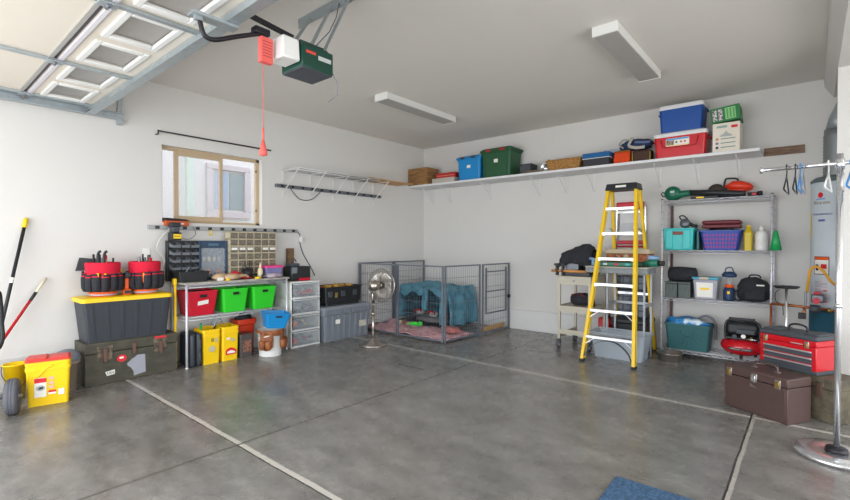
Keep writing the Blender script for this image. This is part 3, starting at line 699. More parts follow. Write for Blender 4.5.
oc = thing('organizer_case', 'blue plastic organizer case with clear window standing upright on the bench', 'organizer case', (.11, -4.03, T0), 90)
b = B(); NB = M('slate_blue_plastic', '29415c', .45)
for (xa, xb, za, zb) in ((-.17, -.14, 0, .46), (.14, .17, 0, .46), (-.14, .14, 0, .03), (-.14, .14, .375, .46)): b.box(xa, xb, -.035, .035, za, zb, NB, .006)
b.box(-.14, .14, .0, .03, .03, .375, M('case_inside', '6d7b86', .5)); b.go('frame', oc)
B().box(-.14, .14, -.03, -.027, .03, .375, CLEARP).go('clear_window', oc); b = B(); b.box(-.06, .06, -.042, -.03, .40, .43, M('handle_grey', '4f6a80', .5), .004); b.go('handle', oc)
for k in range(8): B().box(-.12+.06*(k % 4), -.09+.06*(k % 4), -.022, -.002, .07+.15*(k//4), .12+.15*(k//4), rnd.choice([CREAM, GREYM, ORANGE, STEEL]), .003).go('part_piece', oc)

dc = thing('drawer_cabinet', 'beige small parts cabinet with rows of clear drawers under the window strip', 'parts cabinet', (.14, -3.54, .985), 90)
CW, CH_ = .62, .515
b = B(); b.box(-CW/2, CW/2, .06, .08, 0, CH_, CREAM); 
ncol, nrow = 6, 6
for i in range(ncol+1): x = -CW/2+CW*i/ncol; b.box(x-.005, x+.005, -.05, .06, 0, CH_, CREAM)
for j in range(nrow+1): z = CH_*j/nrow; b.box(-CW/2-.005, CW/2+.005, -.05, .06, z-.006, z+.006, CREAM)
b.go('frame', dc)
DR = M('smoky_drawer', '8d8577', .3, var=.1, alpha=.5); cont = [M('rusty_bits', '6d5040', .7, var=.3, scale=90, bump=.6), M('steel_bits', '77756e', .6, .3, var=.3, scale=90, bump=.6), M('brass_bits', '8a7650', .6, .3, var=.3, scale=90, bump=.6)]
for i in range(ncol):
    for j in range(nrow):
        x = -CW/2+CW*(i+.5)/ncol; z = CH_*(j+.5)/nrow; hw = CW/ncol/2-.008; hh = CH_/nrow/2-.009
        d_ = B().box(x-hw, x+hw, -.055, -.050, z-hh, z+hh, DR, .002).go('drawer', dc)
        b = B(); b.box(x-.018, x+.018, -.067, -.055, z-hh*.9, z-hh*.55, DR, .002); b.go('pull', d_)
        B().box(x-hw*.9, x+hw*.9, -.045, .05, z-hh*.95, z+hh*rnd.uniform(.0, .55), rnd.choice(cont)).go('contents', d_)
        if j == 3 and i in (1, 2, 4, 5, 0) and rnd.random() < .85: B().box(x-hw*.85, x+hw*.85, -.0575, -.0555, z-hh*.2, z+hh*.7, PAPER).go('label', d_)
st_ = thing('cabinet_stand', 'low black metal ledge carrying the beige parts cabinet on the bench', 'stand', (.14, -3.54, T0), 90)
b = B(); b.box(-.31, .31, -.06, .08, .035, .046, BLACKM); b.box(-.31, -.29, -.06, .08, 0, .035, BLACKM); b.box(.29, .31, -.06, .08, 0, .035, BLACKM); b.go('ledge', st_)

gl = thing('work_gloves', 'crumpled beige leather work gloves lying on the bench', 'gloves', (.31, -4.02, T0), 20); gl.scale = (1.35, 1.35, 1.35)
GLV = M('beige_leather', 'c2a585', .85, var=.12, bump=.4)
b = B(); b.blob((0, 0, .03), .05, .09, .03, GLV, 2, .12); 
for k in range(4): b.tube(cableband([(.02*k-.03, .06, .03), (.022*k-.035, .12, .04), (.024*k-.04, .155+.01*(k % 2), .025)]), [.012]*13, GLV, 8)
b.go('glove', gl)
b = B(); b.blob((.09, .04, .028), .045, .085, .028, GLV, 5, .12)
for k in range(4): b.tube(cableband([(.02*k+.06, .10, .03), (.022*k+.055, .155, .035), (.024*k+.05, .19, .02)]), [.012]*13, GLV, 8)
b.go('glove', gl)
nb_ = thing('note_box', 'small white card box in front of the blue organizer case', 'box', (.38, -4.06, T0), 90); B().box(-.035, .035, -.02, .02, 0, .035, PAPER, .003).go('body', nb_)
rd = thing('tape_dispenser', 'bright red rounded tool lying on the bench beside the gloves', 'tool', (.34, -3.80, T0), 90); rd.scale = (1.3, 1.3, 1.3)
b = B(); b.lathe([(0, -.02), (.035, -.02), (.04, 0), (.035, .02), (0, .02)], RED, 20, (-.05, 0, .04), rot=Matrix.Rotation(PI/2, 3, 'X')); b.go('roll_head', rd)
b = B(); b.tube([(-.03, 0, .05), (0, 0, .03), (.03, -.01, .015), (.10, -.02, .012)], [.02, .018, .014, .008], RED, 8); b.go('handle', rd)
jr = thing('dark_mug', 'dark pot stuffed with small tools in front of the beige cabinet', 'pot', (.27, -3.67, T0)); jr.scale = (1.2, 1.2, 1.2)
b = B(); b.lathe([(0, 0), (.045, 0), (.05, .10), (.046, .10), (.04, .01), (0, .01)], BLACKM, 20); b.go('body', jr)
for k in range(6): a = k*1.05; B().tube([(.02*math.cos(a), .02*math.sin(a), .02), (.04*math.cos(a), .04*math.sin(a), .14+.02*(k % 3))], .005, rnd.choice([BLACK, GREYM]), 6).go('hand_tool', jr)
gb = thing('glue_bottle', 'cream glue bottle with pointed cap on the bench', 'bottle', (.33, -3.535, T0)); gb.scale = (1.15, 1.15, 1.2)
b = B(); b.lathe([(0, 0), (.026, 0), (.028, .01), (.028, .08), (.02, .10), (.012, .105), (0, .105)], M('cream_bottle', 'd8c9a4', .4), 20); b.go('body', gb); B().lathe([(0, .105), (.012, .105), (.010, .13), (.004, .16), (0, .16)], M('cap_cream', 'e8dcc0', .4), 14).go('cap', gb)
for k, (y, x, m_, lab) in enumerate(((-3.62, .42, YEL, 'yellow tape roll lying at the front of the bench'), (-4.0, .44, YEL, 'small yellow tape roll near the white card box on the bench'))):
    t = thing('tape_roll', lab, 'tape roll', (x, y, T0)); B().lathe([(.014, 0), (.026 if k else .035, 0), (.026 if k else .035, .022), (.014, .022), (.014, 0)], m_, 24).go('tape', t)
rg = tag(B().blob((0, 0, .028), .07, .11, .03, M('patterned_rag', 'b8aab4', .9, var=.35, scale=40, bump=.5), 6, .3, 2.5).go('rag', None, (.385, -3.40, T0)), 'crumpled pale patterned rag in front of the lilac box', 'rag')
tm = thing('tape_measure', 'small black and grey tape measure at the front of the bench', 'tape measure', (.40, -3.52, T0), 90); b = B(); b.box(-.03, .03, -.02, .02, 0, .05, BLACK, .012); b.go('case', tm); B().box(-.02, .02, -.0225, -.0195, .01, .04, GREYM).go('badge', tm)
px = thing('lidded_box', 'lilac see-through plastic box with a bright pink lid on the bench', 'plastic box', (.27, -3.345, T0), 90)
b = B(); shell(b, [(.22, .14, 0, .02), (.25, .16, .125, .02)], PURC, .003); b.go('body', px); b = B(); solid_rr(b, [(.27, .18, .122, .025), (.27, .18, .142, .025), (.25, .16, .148, .02)], PINK); b.go('lid', px)
b = B()
for k in range(10): b.blob((rnd.uniform(-.08, .08), rnd.uniform(-.04, .04), .025+.02*(k % 3)), .025, .02, .02, rnd.choice([BLACK, BLUE, GREYM]), k, .2, 2, True, 1)
b.go('contents', px)
tg_ = thing('caution_tag', 'small yellow hook hanging from the window power strip', 'hook', (.055, -4.02, 1.46)); b = B(); b.tube(cableband([(0, 0, .06), (.0, .01, .03), (.0, .0, 0), (.0, -.02, .01)]), .008, YEL, 8); b.go('hook', tg_)

# low storage under the bench -----------------------------------------------
kc = thing('tool_case', 'dark grey hard tool case standing on the floor behind the bench post', 'case', (.30, -4.365, 0), 90)
b = B(); b.box(-.062, .005, -.15, .15, 0, .37, CHAR, .03); b.box(.006, .07, -.15, .15, 0, .37, CHAR, .03); b.go('shells', kc); b = B(); b.box(.03, .05, -.157, -.148, .06, .15, DGREY, .004); b.box(.03, .05, -.157, -.148, .2, .29, DGREY, .004); b.go('latches', kc)
b1 = litter_bucket('square_bucket', 'open yellow square bucket with green and grey tool handles inside, under the bench', (.31, -4.185, 0), 90, .205, .26, .40)
b2 = litter_bucket('square_bucket', 'open yellow square bucket with a red arched label, under the bench', (.31, -3.968, 0), 90, .205, .26, .405)
b = B(); b.prism([(.0+.035*math.cos(a*PI/10), .17+.035*math.sin(a*PI/10)) for a in range(20)], 'y', -.128, -.124, M('grey_print', 'b8b49a', .6)); b.go('round_label', b1)
flat('small_print', b1, -.01, .02, .25, .29, -.126, M('olive_print', '8f8a30', .6)); flat('small_label', b1, .035, .06, .24, .29, -.126, M('grey_print', 'b8b49a', .6))
b = B(); b.prism([(-.06, .07), (.065, .07), (.065, .11), (.04, .135), (0, .15), (-.04, .14), (-.06, .115)], 'y', -.128, -.122, STK); rl_ = b.go('arched_label', b2); b = B(); b.prism([(-.045, .085), (.05, .085), (.05, .1), (0, .12), (-.045, .105)], 'y', -.1292, -.128, PAPER); b.go('label_patch', rl_)
flat('small_print', b2, -.05, -.01, .245, .27, -.127, PAPER); flat('small_print', b2, .0, .045, .225, .255, -.127, M('grey_print', 'b8b49a', .6))
sc_ = thing('garden_tool', 'green handled scoop standing in the open yellow bucket', 'scoop', (.31, -4.24, .03)); B().tube([(0, 0, 0), (.01, -.02, .43)], .012, M('bright_green', '22a05a', .4), 8).go('handle', sc_)
sv = thing('dust_hood', 'clear grey plastic hood sticking out of the yellow bucket', 'plastic hood', (.30, -4.14, .01), 90)
b = B(); b.tube([(0, 0, 0), (.05, 0, .40)], .01, BLACK, 8); b.go('handle', sv)
b = B(); b.surf(lambda u, v: V((.02+.13*u, -.05+.09*v+.02*math.sin(u*3), .39+.12*math.sin(PI*u)*(.6+.4*v)+.02*v)), 10, 6, M('smoky_clear', 'aab4ba', .25, alpha=.7)); b.go('hood', sv, solid=.003)
db = thing('clear_bin', 'dark see-through bin with rusty contents under the bench', 'plastic bin', (.30, -3.765, 0), 90)
b = B(); solid_rr(b, [(.155, .24, 0, .02), (.17, .26, .25, .02), (.18, .27, .25, .02), (.18, .27, .275, .02)], M('smoky_dark', '4a4644', .35)); b.go('body', db)
flat('picture_label', db, -.055, .055, .06, .2, -.13, MV('rust_print', '5a3a30', '9a6a58', 40, .5)); 
rt = thing('storage_bin', 'small orange red bin behind the white bucket under the bench', 'storage bin', (.15, -3.66, 0), 90)
b = B(); shell(b, [(.2, .15, 0, .03), (.22, .17, .34, .03), (.25, .2, .36, .03), (.25, .2, .42, .03)], M('orange_red', 'd23c1e', .45), .005); b.go('body', rt)
tag(B().blob((0, 0, .03), .09, .06, .05, BLACKF, 9, .4, 2.5).go('tool_clutter', None, (.15, -3.66, .40), (0, 0, PI/2)), 'dark tangle of small tools heaped in the orange red bin', 'tools')
wb_ = thing('bucket', 'white bucket wrapped in a brown leather tool apron under the bench', 'bucket', (.55, -3.53, 0), 90)
b = B(); b.lathe([(0, 0), (.125, 0), (.13, .01), (.145, .28), (.152, .28), (.152, .325), (.144, .325), (.124, .012), (0, .012)], WHITE, 36); b.go('body', wb_)
b = B(); b.tube([(.158*math.cos(a), .158*math.sin(a), .255-.02*math.cos(a*2)) for a in [PI+PI*k/14 for k in range(0, 8)]], .006, WHITE, 8); b.go('handle', wb_)
def apron(a0, a1, z0, z1, r=.158):
    return lambda u, v: V(((r+.006*math.sin(u*9))*math.cos(a0+(a1-a0)*u), (r+.006*math.sin(u*9))*math.sin(a0+(a1-a0)*u), z0+(z1-z0)*v-.05*(1-v)*math.sin(PI*u)))
b = B(); b.surf(apron(-2.9, -1.9, .13, .30), 14, 6, LEATHER); b.surf(apron(-1.25, -.1, .13, .32), 14, 6, LEATHER); b.surf(apron(-PI, PI, .29, .325, .156), 40, 2, LEATHER); b.go('apron', wb_, solid=.005)
for k, a in enumerate((-2.7, -2.25, -1.05, -.75, -.45, -.2)):
    b = B(); b.lathe([(0, .09), (.028, .095), (.036, .13), (.038, .2), (.034, .205), (.03, .2), (0, .19)], LEATHER, 14, (.166*math.cos(a), .166*math.sin(a), 0)); b.go('pouch', wb_)
tub('storage_bin', 'small azure blue open bin tilted on top of the white bucket', 'storage bin', (.59, -3.50, .345), 90, .31, .24, .18, AZURE, .72, rot=(R_(4), R_(5), R_(78)))

# plastic drawers -----------------------------------------------------------
pdw = thing('plastic_drawers', 'white four drawer tower with clear fronts at the right end of the workbench', 'drawer tower', (.27, -2.955, 0), 90)
b = B()
for x in (-.225, .21): b.box(x, x+.015, -.19, .19, 0, .86, WHITE, .003)
b.box(-.225, .225, .18, .19, 0, .86, WHITE)
for k in range(5): b.box(-.225, .225, -.20, .19, .0+k*.211, .018+k*.211, WHITE, .004)
b.go('frame', pdw)
stuffc = [(RED, GREY, DGREY), (M('dusty_mauve', '6a5a66'), GREYM, BLACK), (YEL, ORANGE, DGREY), (RED, GREYM, CHAR)]
for k in range(4):
    z0 = .021+k*.211
    b = B(); b.surf(lambda u, v: V((-.205+.41*u, -.205-.02*math.sin(PI*u), z0+.186*v)), 12, 2, CLEARP); d_ = b.go('drawer', pdw, solid=.003)
    b = B()
    for zz in (z0+.004, z0+.178): b.tube([(-.205+.41*u/12, -.211-.02*math.sin(PI*u/12), zz) for u in range(13)], .006, M('frost_rim', 'd4d8da', .4), 6)
    b.go('drawer_rim', d_)
    b = B(); b.box(-.20, .20, -.19, .17, z0, z0+.004, CLEARP)
    cs = stuffc[3-k]
    for q in range(7): b.blob((rnd.uniform(-.15, .15), rnd.uniform(-.15, .0), z0+.045+.02*(q % 2)), rnd.uniform(.03, .06), rnd.uniform(.03, .05), rnd.uniform(.025, .045), cs[q % 3], q+k, .25, 2, True, 2)
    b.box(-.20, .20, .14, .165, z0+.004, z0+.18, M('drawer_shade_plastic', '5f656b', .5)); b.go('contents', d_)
vc = thing('bench_vise', 'black machine housing with a crank standing on the white drawer tower', 'machine', (.26, -2.95, .866), 90)
b = B(); b.box(-.16, .15, -.10, .10, 0, .19, BLACK, .02); b.box(-.14, -.02, -.09, .07, .19, .23, DGREY, .01); b.go('body', vc)
B().tube(cableband([(-.10, -.02, .2), (-.10, -.02, .27), (-.06, -.02, .29), (-.03, -.02, .25)]), .008, DGREY, 8).go('crank', vc)
b = B(); b.box(-.15, -.07, -.104, -.098, .10, .18, GREY); b.go('label', vc); b = B(); b.box(-.05, .12, -.14, -.09, 0.0, .035, RED, .012); b.go('red_base', vc)
wk = thing('wood_block', 'dark brown upright wood block behind the black machine', 'wood block', (.06, -2.93, .866), 90)
B().box(-.045, .045, -.03, .03, 0, .43, DWOOD, .003).go('block', wk)

# grey tote and crate ---------------------------------------------------------
gt = thing('storage_tote', 'large grey ribbed storage tote on the floor between drawers and pet pen', 'storage tote', (.29, -2.28, 0), 90)
b = B(); solid_rr(b, [(.80, .42, 0, .02), (.84, .46, .36, .025), (.87, .49, .37, .025), (.88, .50, .44, .03)], GREY)
for i in range(8):
    u = -.37+.74*i/7; b.hexa([(u*.95-.02, -.22, .01), (u*.95+.02, -.22, .01), (u*.95+.02, -.19, .01), (u*.95-.02, -.19, .01), (u-.022, -.238, .36), (u+.022, -.238, .36), (u+.022, -.20, .36), (u-.022, -.20, .36)], GREY, .005)
for i in range(11): u = -.38+.76*i/10; b.box(u-.008, u+.008, -.256, -.235, .375, .43, GREY, .003)
b.go('body', gt); b = B(); solid_rr(b, [(.90, .52, .442, .04), (.90, .52, .46, .04), (.86, .48, .485, .04), (.80, .42, .487, .04)], M('grey_lid', '7d838b', .5)); b.go('lid', gt)
flat('white_label', gt, -.235, -.155, .24, .30, -.243, PAPER); flat('faded_label', gt, .20, .34, .15, .24, -.238, M('faded_print', 'b9b4a8', .7, var=.2, scale=60))
bc = thing('black_crate', 'black open plastic crate on the grey tote, filled with orange odds and ends', 'crate', (.27, -2.30, .489), 90)
b = B(); shell(b, [(.60, .34, 0, .02), (.60, .34, .04, .02), (.64, .36, .05, .02), (.66, .38, .24, .02), (.68, .40, .245, .02), (.68, .40, .262, .02)], BLACK, .006); b.go('body', bc)
for x in (-.25, -.02, .2):
    b = B(); b.box(x-.04, x+.04, -.196, -.186, .12, .2, DGREY, .006); b.go('moulded_panel', bc)
flat('yellow_mark', bc, -.17, -.12, .11, .18, -.192, M('dull_yellow', '7a6a30', .6))
for k in range(9):
    o = tag(B().blob((0, 0, 0), rnd.uniform(.045, .07), rnd.uniform(.04, .06), rnd.uniform(.03, .045), [M('terracotta', 'c06a40', .7, var=.2), M('mustard', 'b08a3c', .8, var=.2)][k % 2], k, .2, 2, False, 2).go('gourd', None, (.22+.12*(k % 2)-.02*(k % 3), -2.55+.065*k, .725+.018*(k % 2))), ['rounded orange gourd heaped in the black crate', 'dull mustard yellow gourd heaped in the black crate'][k % 2], 'gourd', 'gourds in the black crate')

# ------------------------------------------------------------------ pedestal fan
pf = thing('pedestal_fan', 'brushed nickel pedestal fan standing in front of the pet pen', 'fan', (1.10, -2.335, 0))
b = B(); b.lathe([(0, 0), (.19, 0), (.195, .012), (.18, .022), (.10, .04), (.05, .075), (.03, .09), (0, .09)], NICKEL, 40); b.go('base', pf)
b = B(); b.cyl((0, 0, .08), (0, 0, .42), .018, NICKEL, 14); b.cyl((0, 0, .42), (0, 0, .70), .013, NICKEL, 14); b.cyl((0, 0, .40), (0, 0, .44), .024, NICKEL, 14); b.go('pole', pf)
b = B(); b.box(-.02, .02, -.03, .03, .60, .70, NICKEL, .008); b.cyl((.0, -.0, .56), (0, 0, .60), .02, BLACK, 12); b.go('neck', pf)
fm = Matrix.Translation((0.03, .02, .80)) @ Matrix.Rotation(R_(8), 4, 'Z') @ Matrix.Rotation(R_(-92), 4, 'X')      # local z -> +y
b = B(); b.lathe([(0, -.11), (.03, -.105), (.065, -.08), (.075, -.03), (.06, .03), (.03, .06), (0, .06)], NICKEL, 28); b.xf(fm); b.go('motor', pf)
b = B(); RG = .225
def gpro(s): return [(.04, .0+s*.03), (.12, s*.055+.0), (.19, s*.045), (RG, 0)]
for k in range(56):
    a = 2*PI*k/56
    for s_ in (1, -1): b.tube([((r)*math.cos(a), r*math.sin(a), .115+z) for r, z in gpro(s_)], .0023, NICKEL, 4, caps=False)
for r, z in ((.12, .055), (.19, .045), (.12, -.055), (.19, -.045)): b.tube([(r*math.cos(a*PI/20), r*math.sin(a*PI/20), .115+z) for a in range(40)], .0022, NICKEL, 4, closed=True)
b.tube([(RG*math.cos(a*PI/24), RG*math.sin(a*PI/24), .115) for a in range(48)], .006, NICKEL, 6, closed=True); b.lathe([(0, .15), (.045, .15), (.04, .165), (0, .17)], NICKEL, 20); b.xf(fm); b.go('grille', pf)
b = B(); b.lathe([(0, .08), (.035, .08), (.035, .14), (0, .14)], NICKEL, 16)
for k in range(4):
    a0 = k*PI/2
    b.surf(lambda u, v: V(((.03+.16*u)*math.cos(a0+(.95*v)*(0.5+.5*u)+.25*u), (.03+.16*u)*math.sin(a0+(.95*v)*(0.5+.5*u)+.25*u), .095+.035*v)), 6, 6, M('pale_blade', 'c9c5c0', .35, .6))
b.xf(fm); b.go('blades', pf, solid=.002)

# ------------------------------------------------------------------ pet pen
pen = thing('pet_pen', 'grey wire exercise pen with hinged panels standing in the room corner', 'pet pen', (.95, -.85, 0))
def panel(p0, p1, door=False, hh=1.06):
    a, b_ = V((p0[0]-.95, p0[1]+.85, 0)), V((p1[0]-.95, p1[1]+.85, 0)); d = (b_-a); L = d.length; d.normalize(); a = a+d*.014; L -= .028
    z0, z1 = .02, hh
    P = lambda t, z: a+d*t+V((0, 0, z))
    b = B(); nrm = d.cross(V((0, 0, 1)))
    for t in (0, L): b.bar(P(t, z0-.015), P(t, z1), .022, .022, PENM, up=nrm)
    for z in (z0+.01, z1-.01): b.bar(P(0, z), P(L, z), .02, .02, PENM)
    n = int(L/.048)
    for i in range(1, n): b.tube([P(L*i/n, z0), P(L*i/n, z1)], .0022, PENM, 4, caps=False)
    for i in range(1, 6): z = z0+(z1-z0)*i/6; b.tube([P(0, z), P(L, z)], .0026, PENM, 4, caps=False)
    o = b.go('pen_panel', pen)
    if door:
        b = B()
        for t in (.09, L-.09): b.bar(P(t, .30), P(t, z1-.06), .018, .024, PENM, up=nrm)
        for z in (z1-.12, .64, .31): b.bar(P(.09, z), P(L-.09, z), .018, .018, PENM)
        b.go('pen_door', o)
        b = B(); b.box(-.02, .02, -.02, .02, 0, .05, BLACKM); b.go('latch', o, P(L, .5)); 
    return o
panel((.05, -1.66), (.926, -1.685)); panel((.926, -1.685), (1.765, -1.655)); panel((1.775, -1.64), (1.825, -.84)); panel((1.84, -.81), (1.86, -.05), True)
panel((.05, -1.64), (.045, -.86)); panel((.045, -.84), (.05, -.04))
b = B(); b.box(.83, .858, .06, .75, .03, .10, WOOD, .003); b.go('threshold_board', pen)
BLKW = M('black_wire', '1f2024', .45, .3)
cg = thing('dog_crate', 'black wire dog crate inside the pen, covered by a blue blanket', 'dog crate', (.715, -.50, 0))
cw, cd, chh = .92, .70, .64
b = B()
for z in (.03, .22, .43, chh):
    b.tube([(-cw/2, -cd/2, z), (cw/2, -cd/2, z), (cw/2, cd/2, z), (-cw/2, cd/2, z)], .004, BLKW, 4, closed=True)
for i in range(32):
    x = -cw/2+cw*i/31
    for y in (-cd/2, cd/2): b.tube([(x, y, .03), (x, y, chh)], .0018, BLKW, 4, caps=False)
    b.tube([(x, -cd/2, chh), (x, cd/2, chh)], .0018, BLKW, 4, caps=False)
for i in range(18):
    y = -cd/2+cd*i/17
    for x in (-cw/2, cw/2): b.tube([(x, y, .03), (x, y, chh)], .0018, BLKW, 4, caps=False)
b.go('wire_cage', cg); B().box(-cw/2, cw/2, -cd/2, cd/2, .001, .035, BLACK, .008).go('tray', cg)
b = B()
def nz(x, y, s=4.0): return noise.noise(V((x*s, y*s, 1.7)))
def blanket_top(u, v):      # u along x, v from front hem over the top to the back
    x = -cw/2-.03+(cw+.06)*u
    sag = .012*math.sin(u*PI*2.0)-.02*abs(math.sin(u*PI*3.2))
    if v < .28: t = v/.28; hem = .10+.045*math.sin(u*17)+.03*math.sin(u*7.3); return V((x, -cd/2-.022-.012*math.sin(u*30)*(1-t), chh+.01-hem*(1-t)+sag*t))
    if v > .72: t = (v-.72)/.28; return V((x, cd/2+.02, chh+.01-.58*t))
    t = (v-.28)/.44; return V((x, -cd/2-.02+(cd+.04)*t, chh+.028+sag+.02*nz(x, t*2)+.05*max(0, math.sin(u*PI*1.2))*math.sin(PI*t)))
b.surf(blanket_top, 60, 40, BLUEB)
def side_drape(sgn, flare, zend):
    def f(u, v):
        y = -cd/2-.02+(cd+.04)*u; fl_ = flare*math.sin(v*PI*.55)*(.7+.3*math.sin(u*14+1))
        return V((sgn*(cw/2+.03+fl_), y-.05*v*(1-u), chh+.012+.02*(1-v)-(chh-zend)*v+.01*nz(u*3, v)))
    return f
b.surf(side_drape(1, .12, .05), 30, 24, BLUEB); b.surf(side_drape(-1, .05, .1), 30, 20, BLUEB)
def strip(xa, xb, ze):
    return lambda u, v: V((xa+(xb-xa)*u+.01*math.sin(v*7), -cd/2-.02-.014*math.sin(u*12+v*2), chh-.03-(chh-ze)*v))
b.surf(strip(.0, .10, .30), 8, 12, BLUEB)
b.surf(strip(cw/2-.09, cw/2+.04, .10), 10, 20, BLUEB)
b.xf(Matrix.Translation((0, 0, 0))); o = b.go('blanket', None, (.715, -.50, 0), solid=.006); tag(o, 'blue blanket draped over the wire dog crate in the pen', 'blanket')
dp = tag(B().blob((0, 0, 0), .39, .27, .06, M('grey_fleece', '8d8a8c', .95, var=.3, scale=25, bump=.5), 4, .12, 3).go('pet_bed', None, (.72, -.50, .085)), 'grey patterned pet bed inside the covered dog crate', 'pet bed')
b = B()
b.surf(lambda u, v: V((.09+1.70*u, -1.62+.68*v, .022+.016*(nz(u*3, v*3, 2.2)+.5)+.028*max(0, nz(u*5+9, v*4, 1.6))+(.05*max(0, 1-abs(v-.95)*6) if u < .4 else .0)+.01*math.sin(u*26)*(1-v))), 80, 40, PINKB)
tag(b.go('pink_blanket', None, solid=.008), 'rumpled pink blanket covering the floor of the pet pen', 'blanket')
dk = tag(B().blob((0, 0, .0), .16, .12, .045, M('salmon_fleece', 'b06a62', .95, var=.15, bump=.4), 8, .3, 2.4).go('blanket_fold', None, (1.50, -1.15, .09)), 'bunched salmon coloured cloth at the right end of the pink blanket', 'cloth')
def toy(label, nm, loc, mats, pts, rs):
    t = thing(nm, label, 'pet toy', loc)
    for (p, q, r, m_) in pts: pass
    return t
ty = thing('dog_toy', 'bright green stuffed dog toy lying on the pink blanket', 'pet toy', (.80, -1.16, .085), 20)
GT = M('bright_green_plush', '2fcf3a', .9, bump=.3)
b = B(); b.tube([(-.15, 0, 0), (-.08, 0, .01), (0, 0, .015), (.08, 0, .005)], [.012, .02, .032, .03], GT, 10); b.blob((.10, -.01, .02), .04, .035, .035, GT, 1, .1); b.tube([(0, -.02, 0), (.0, -.06, -.01)], .013, GT, 8); b.tube([(.05, -.02, 0), (.07, -.06, -.01)], .013, GT, 8); b.go('body', ty)
ty = thing('dog_toy', 'brown and tan stuffed dog toy left of the green one', 'pet toy', (.62, -1.20, .085), 0)
BT = M('brown_plush', '6e4a34', .95, bump=.4); TT = M('tan_plush', 'd0b48c', .95)
b = B(); b.blob((0, 0, .01), .06, .035, .032, BT, 2, .15); b.blob((-.07, 0, .015), .035, .03, .032, TT, 3, .1); b.tube([(.03, 0, .01), (.09, -.02, 0)], .015, TT, 8); b.go('body', ty)
for k, (x, y, lab) in enumerate(((.45, -.62, 'grey and red rope toy inside the left half of the dog crate'), (.78, -.66, 'white and red plush toy on the pet bed behind the middle post'), (.99, -.62, 'dark grey plush toy at the right end of the pet bed'))):
    t = thing('dog_toy', lab, 'pet toy', (x, y, .19)); b = B(); b.blob((0, 0, 0), .09, .06, .045, M('pale_plush', 'c8c4c2', .95, var=.2) if k < 2 else M('slate_plush', '565a66', .95), 5+k, .3, 2.5, False); 
    b.go('body', t)
    if k < 2: B().tube(cableband([(-.08, -.05, .0), (-.03, -.07, .04), (.02, -.06, .05), (.07, -.05, .02)]), .014, REDM, 8).go('red_rope', t)

# ------------------------------------------------------------------ long back shelf
SZ = 2.404
ls = thing('wall_shelf', 'long white shelf on brackets high across the back wall', 'shelf', (2.57, 0, 2.37))
B().box(-2.565, 2.575, -.46, -.002, 0, .034, SHELFW, .002).go('board', ls)
for x in (.25, .665, 1.50, 2.37, 2.80, 3.21, 4.07, 4.50, 4.92):
    b = B(); X_ = x-2.57; b.box(X_-.01, X_+.01, -.36, -.004, -.006, -.001, WMET); b.box(X_-.01, X_+.01, -.008, -.003, -.28, -.006, WMET); b.bar((X_, -.008, -.265), (X_, -.34, -.006), .012, .006, WMET, up=(1, 0, 0)); b.go('bracket', ls)
tag(B().box(-.18, .18, -.02, 0, -.045, .045, MV('grey_brown_wood', '6e5546', '8a6f5a', 10, .7, stretch=(1, 8, 8)), .002).go('wood_cleat', None, (5.335, -.001, 2.415)), 'bare wooden board fixed to the back wall beyond the right end of the long shelf', 'board')

def carton(label, loc, rz, w, d, h, mat, cat='box', name='cardboard_box', group=None, tape=None):
    t = thing(name, label, cat, loc, rz, group); b = B(); b.box(-w/2, w/2, -d/2, d/2, 0, h, mat, .003); b.go('body', t)
    if tape: B().box(-w/2-.0005, w/2+.0005, -.02, .02, h-.0003, h+.0012, tape).go('tape', t)
    return t
cbx = carton('brown cardboard carton at the left end of the long shelf in the corner', (.235, -.285, SZ), 0, .44, .34, .30, CARD, tape=M('brown_tape', 'a5844f', .3))
for k in range(4): flat('printed_mark', cbx, -.15+.05*k, -.12+.05*k, .17+.012*k, .19+.012*k, -.172, M('brown_ink', '5a3d24', .8))
carton('flat off-white board box lying on the long shelf beside the brown carton', (.76, -.26, SZ), 0, .48, .26, .09, M('grey_white_board', 'b9b2a8', .7))
rx = carton('flat red box lying on top of the off-white one on the long shelf', (.77, -.22, SZ+.092), 0, .42, .22, .09, M('red_card', 'b22a22', .5)); flat('pale_stripe', rx, -.19, .19, .035, .05, -.112, M('faded_red_print', 'd07a70', .6))
def handle_tote(label, loc, w, d, h, bm_, lm_, hm_, rz=0):
    t = thing('storage_tote', label, 'storage tote', loc, rz); b = B(); solid_rr(b, [(w*.86, d*.86, 0, .03), (w*.95, d*.95, h*.84, .04), (w, d, h*.845, .04), (w, d, h*.90, .04)], bm_)
    b.box(-w*.36, -w*.34, -d*.47, -d*.40, .02, h*.84, bm_, .003) ; b.box(w*.34, w*.36, -d*.47, -d*.40, .02, h*.84, bm_, .003); b.go('body', t)
    b = B(); solid_rr(b, [(w+.03, d+.02, h*.90, .04), (w+.03, d+.02, h*.94, .04), (w-.04, d-.04, h, .04)], lm_); b.go('lid', t)
    for x in (-w*.22, w*.22): B().box(x-.045, x+.045, -d/2-.02, -d/2+.03, h*.88, h*.965, hm_, .006).go('latch', t)
    flat('small_label', t, -.03, .04, h*.50, h*.62, -d*.462-.004, PAPER)
    return t
handle_tote('azure blue plastic tote with lid standing on the long shelf', (1.29, -.22, SZ), .48, .36, .40, AZURE, AZURE, DGREY)
handle_tote('large dark green tote with a red latch on the long shelf', (1.81, -.22, SZ), .56, .38, .46, DGREEN, DGREEN, M('dull_red', 'a03028', .5))
bb = thing('speaker_box', 'small black box behind the green tote on the long shelf', 'box', (2.27, -.20, SZ)); b = B(); b.box(-.10, .10, -.10, .10, 0, .17, BLACK, .008); b.go('body', bb); B().box(-.085, .085, -.103, -.098, .015, .155, DGREY, .002).go('front', bb)
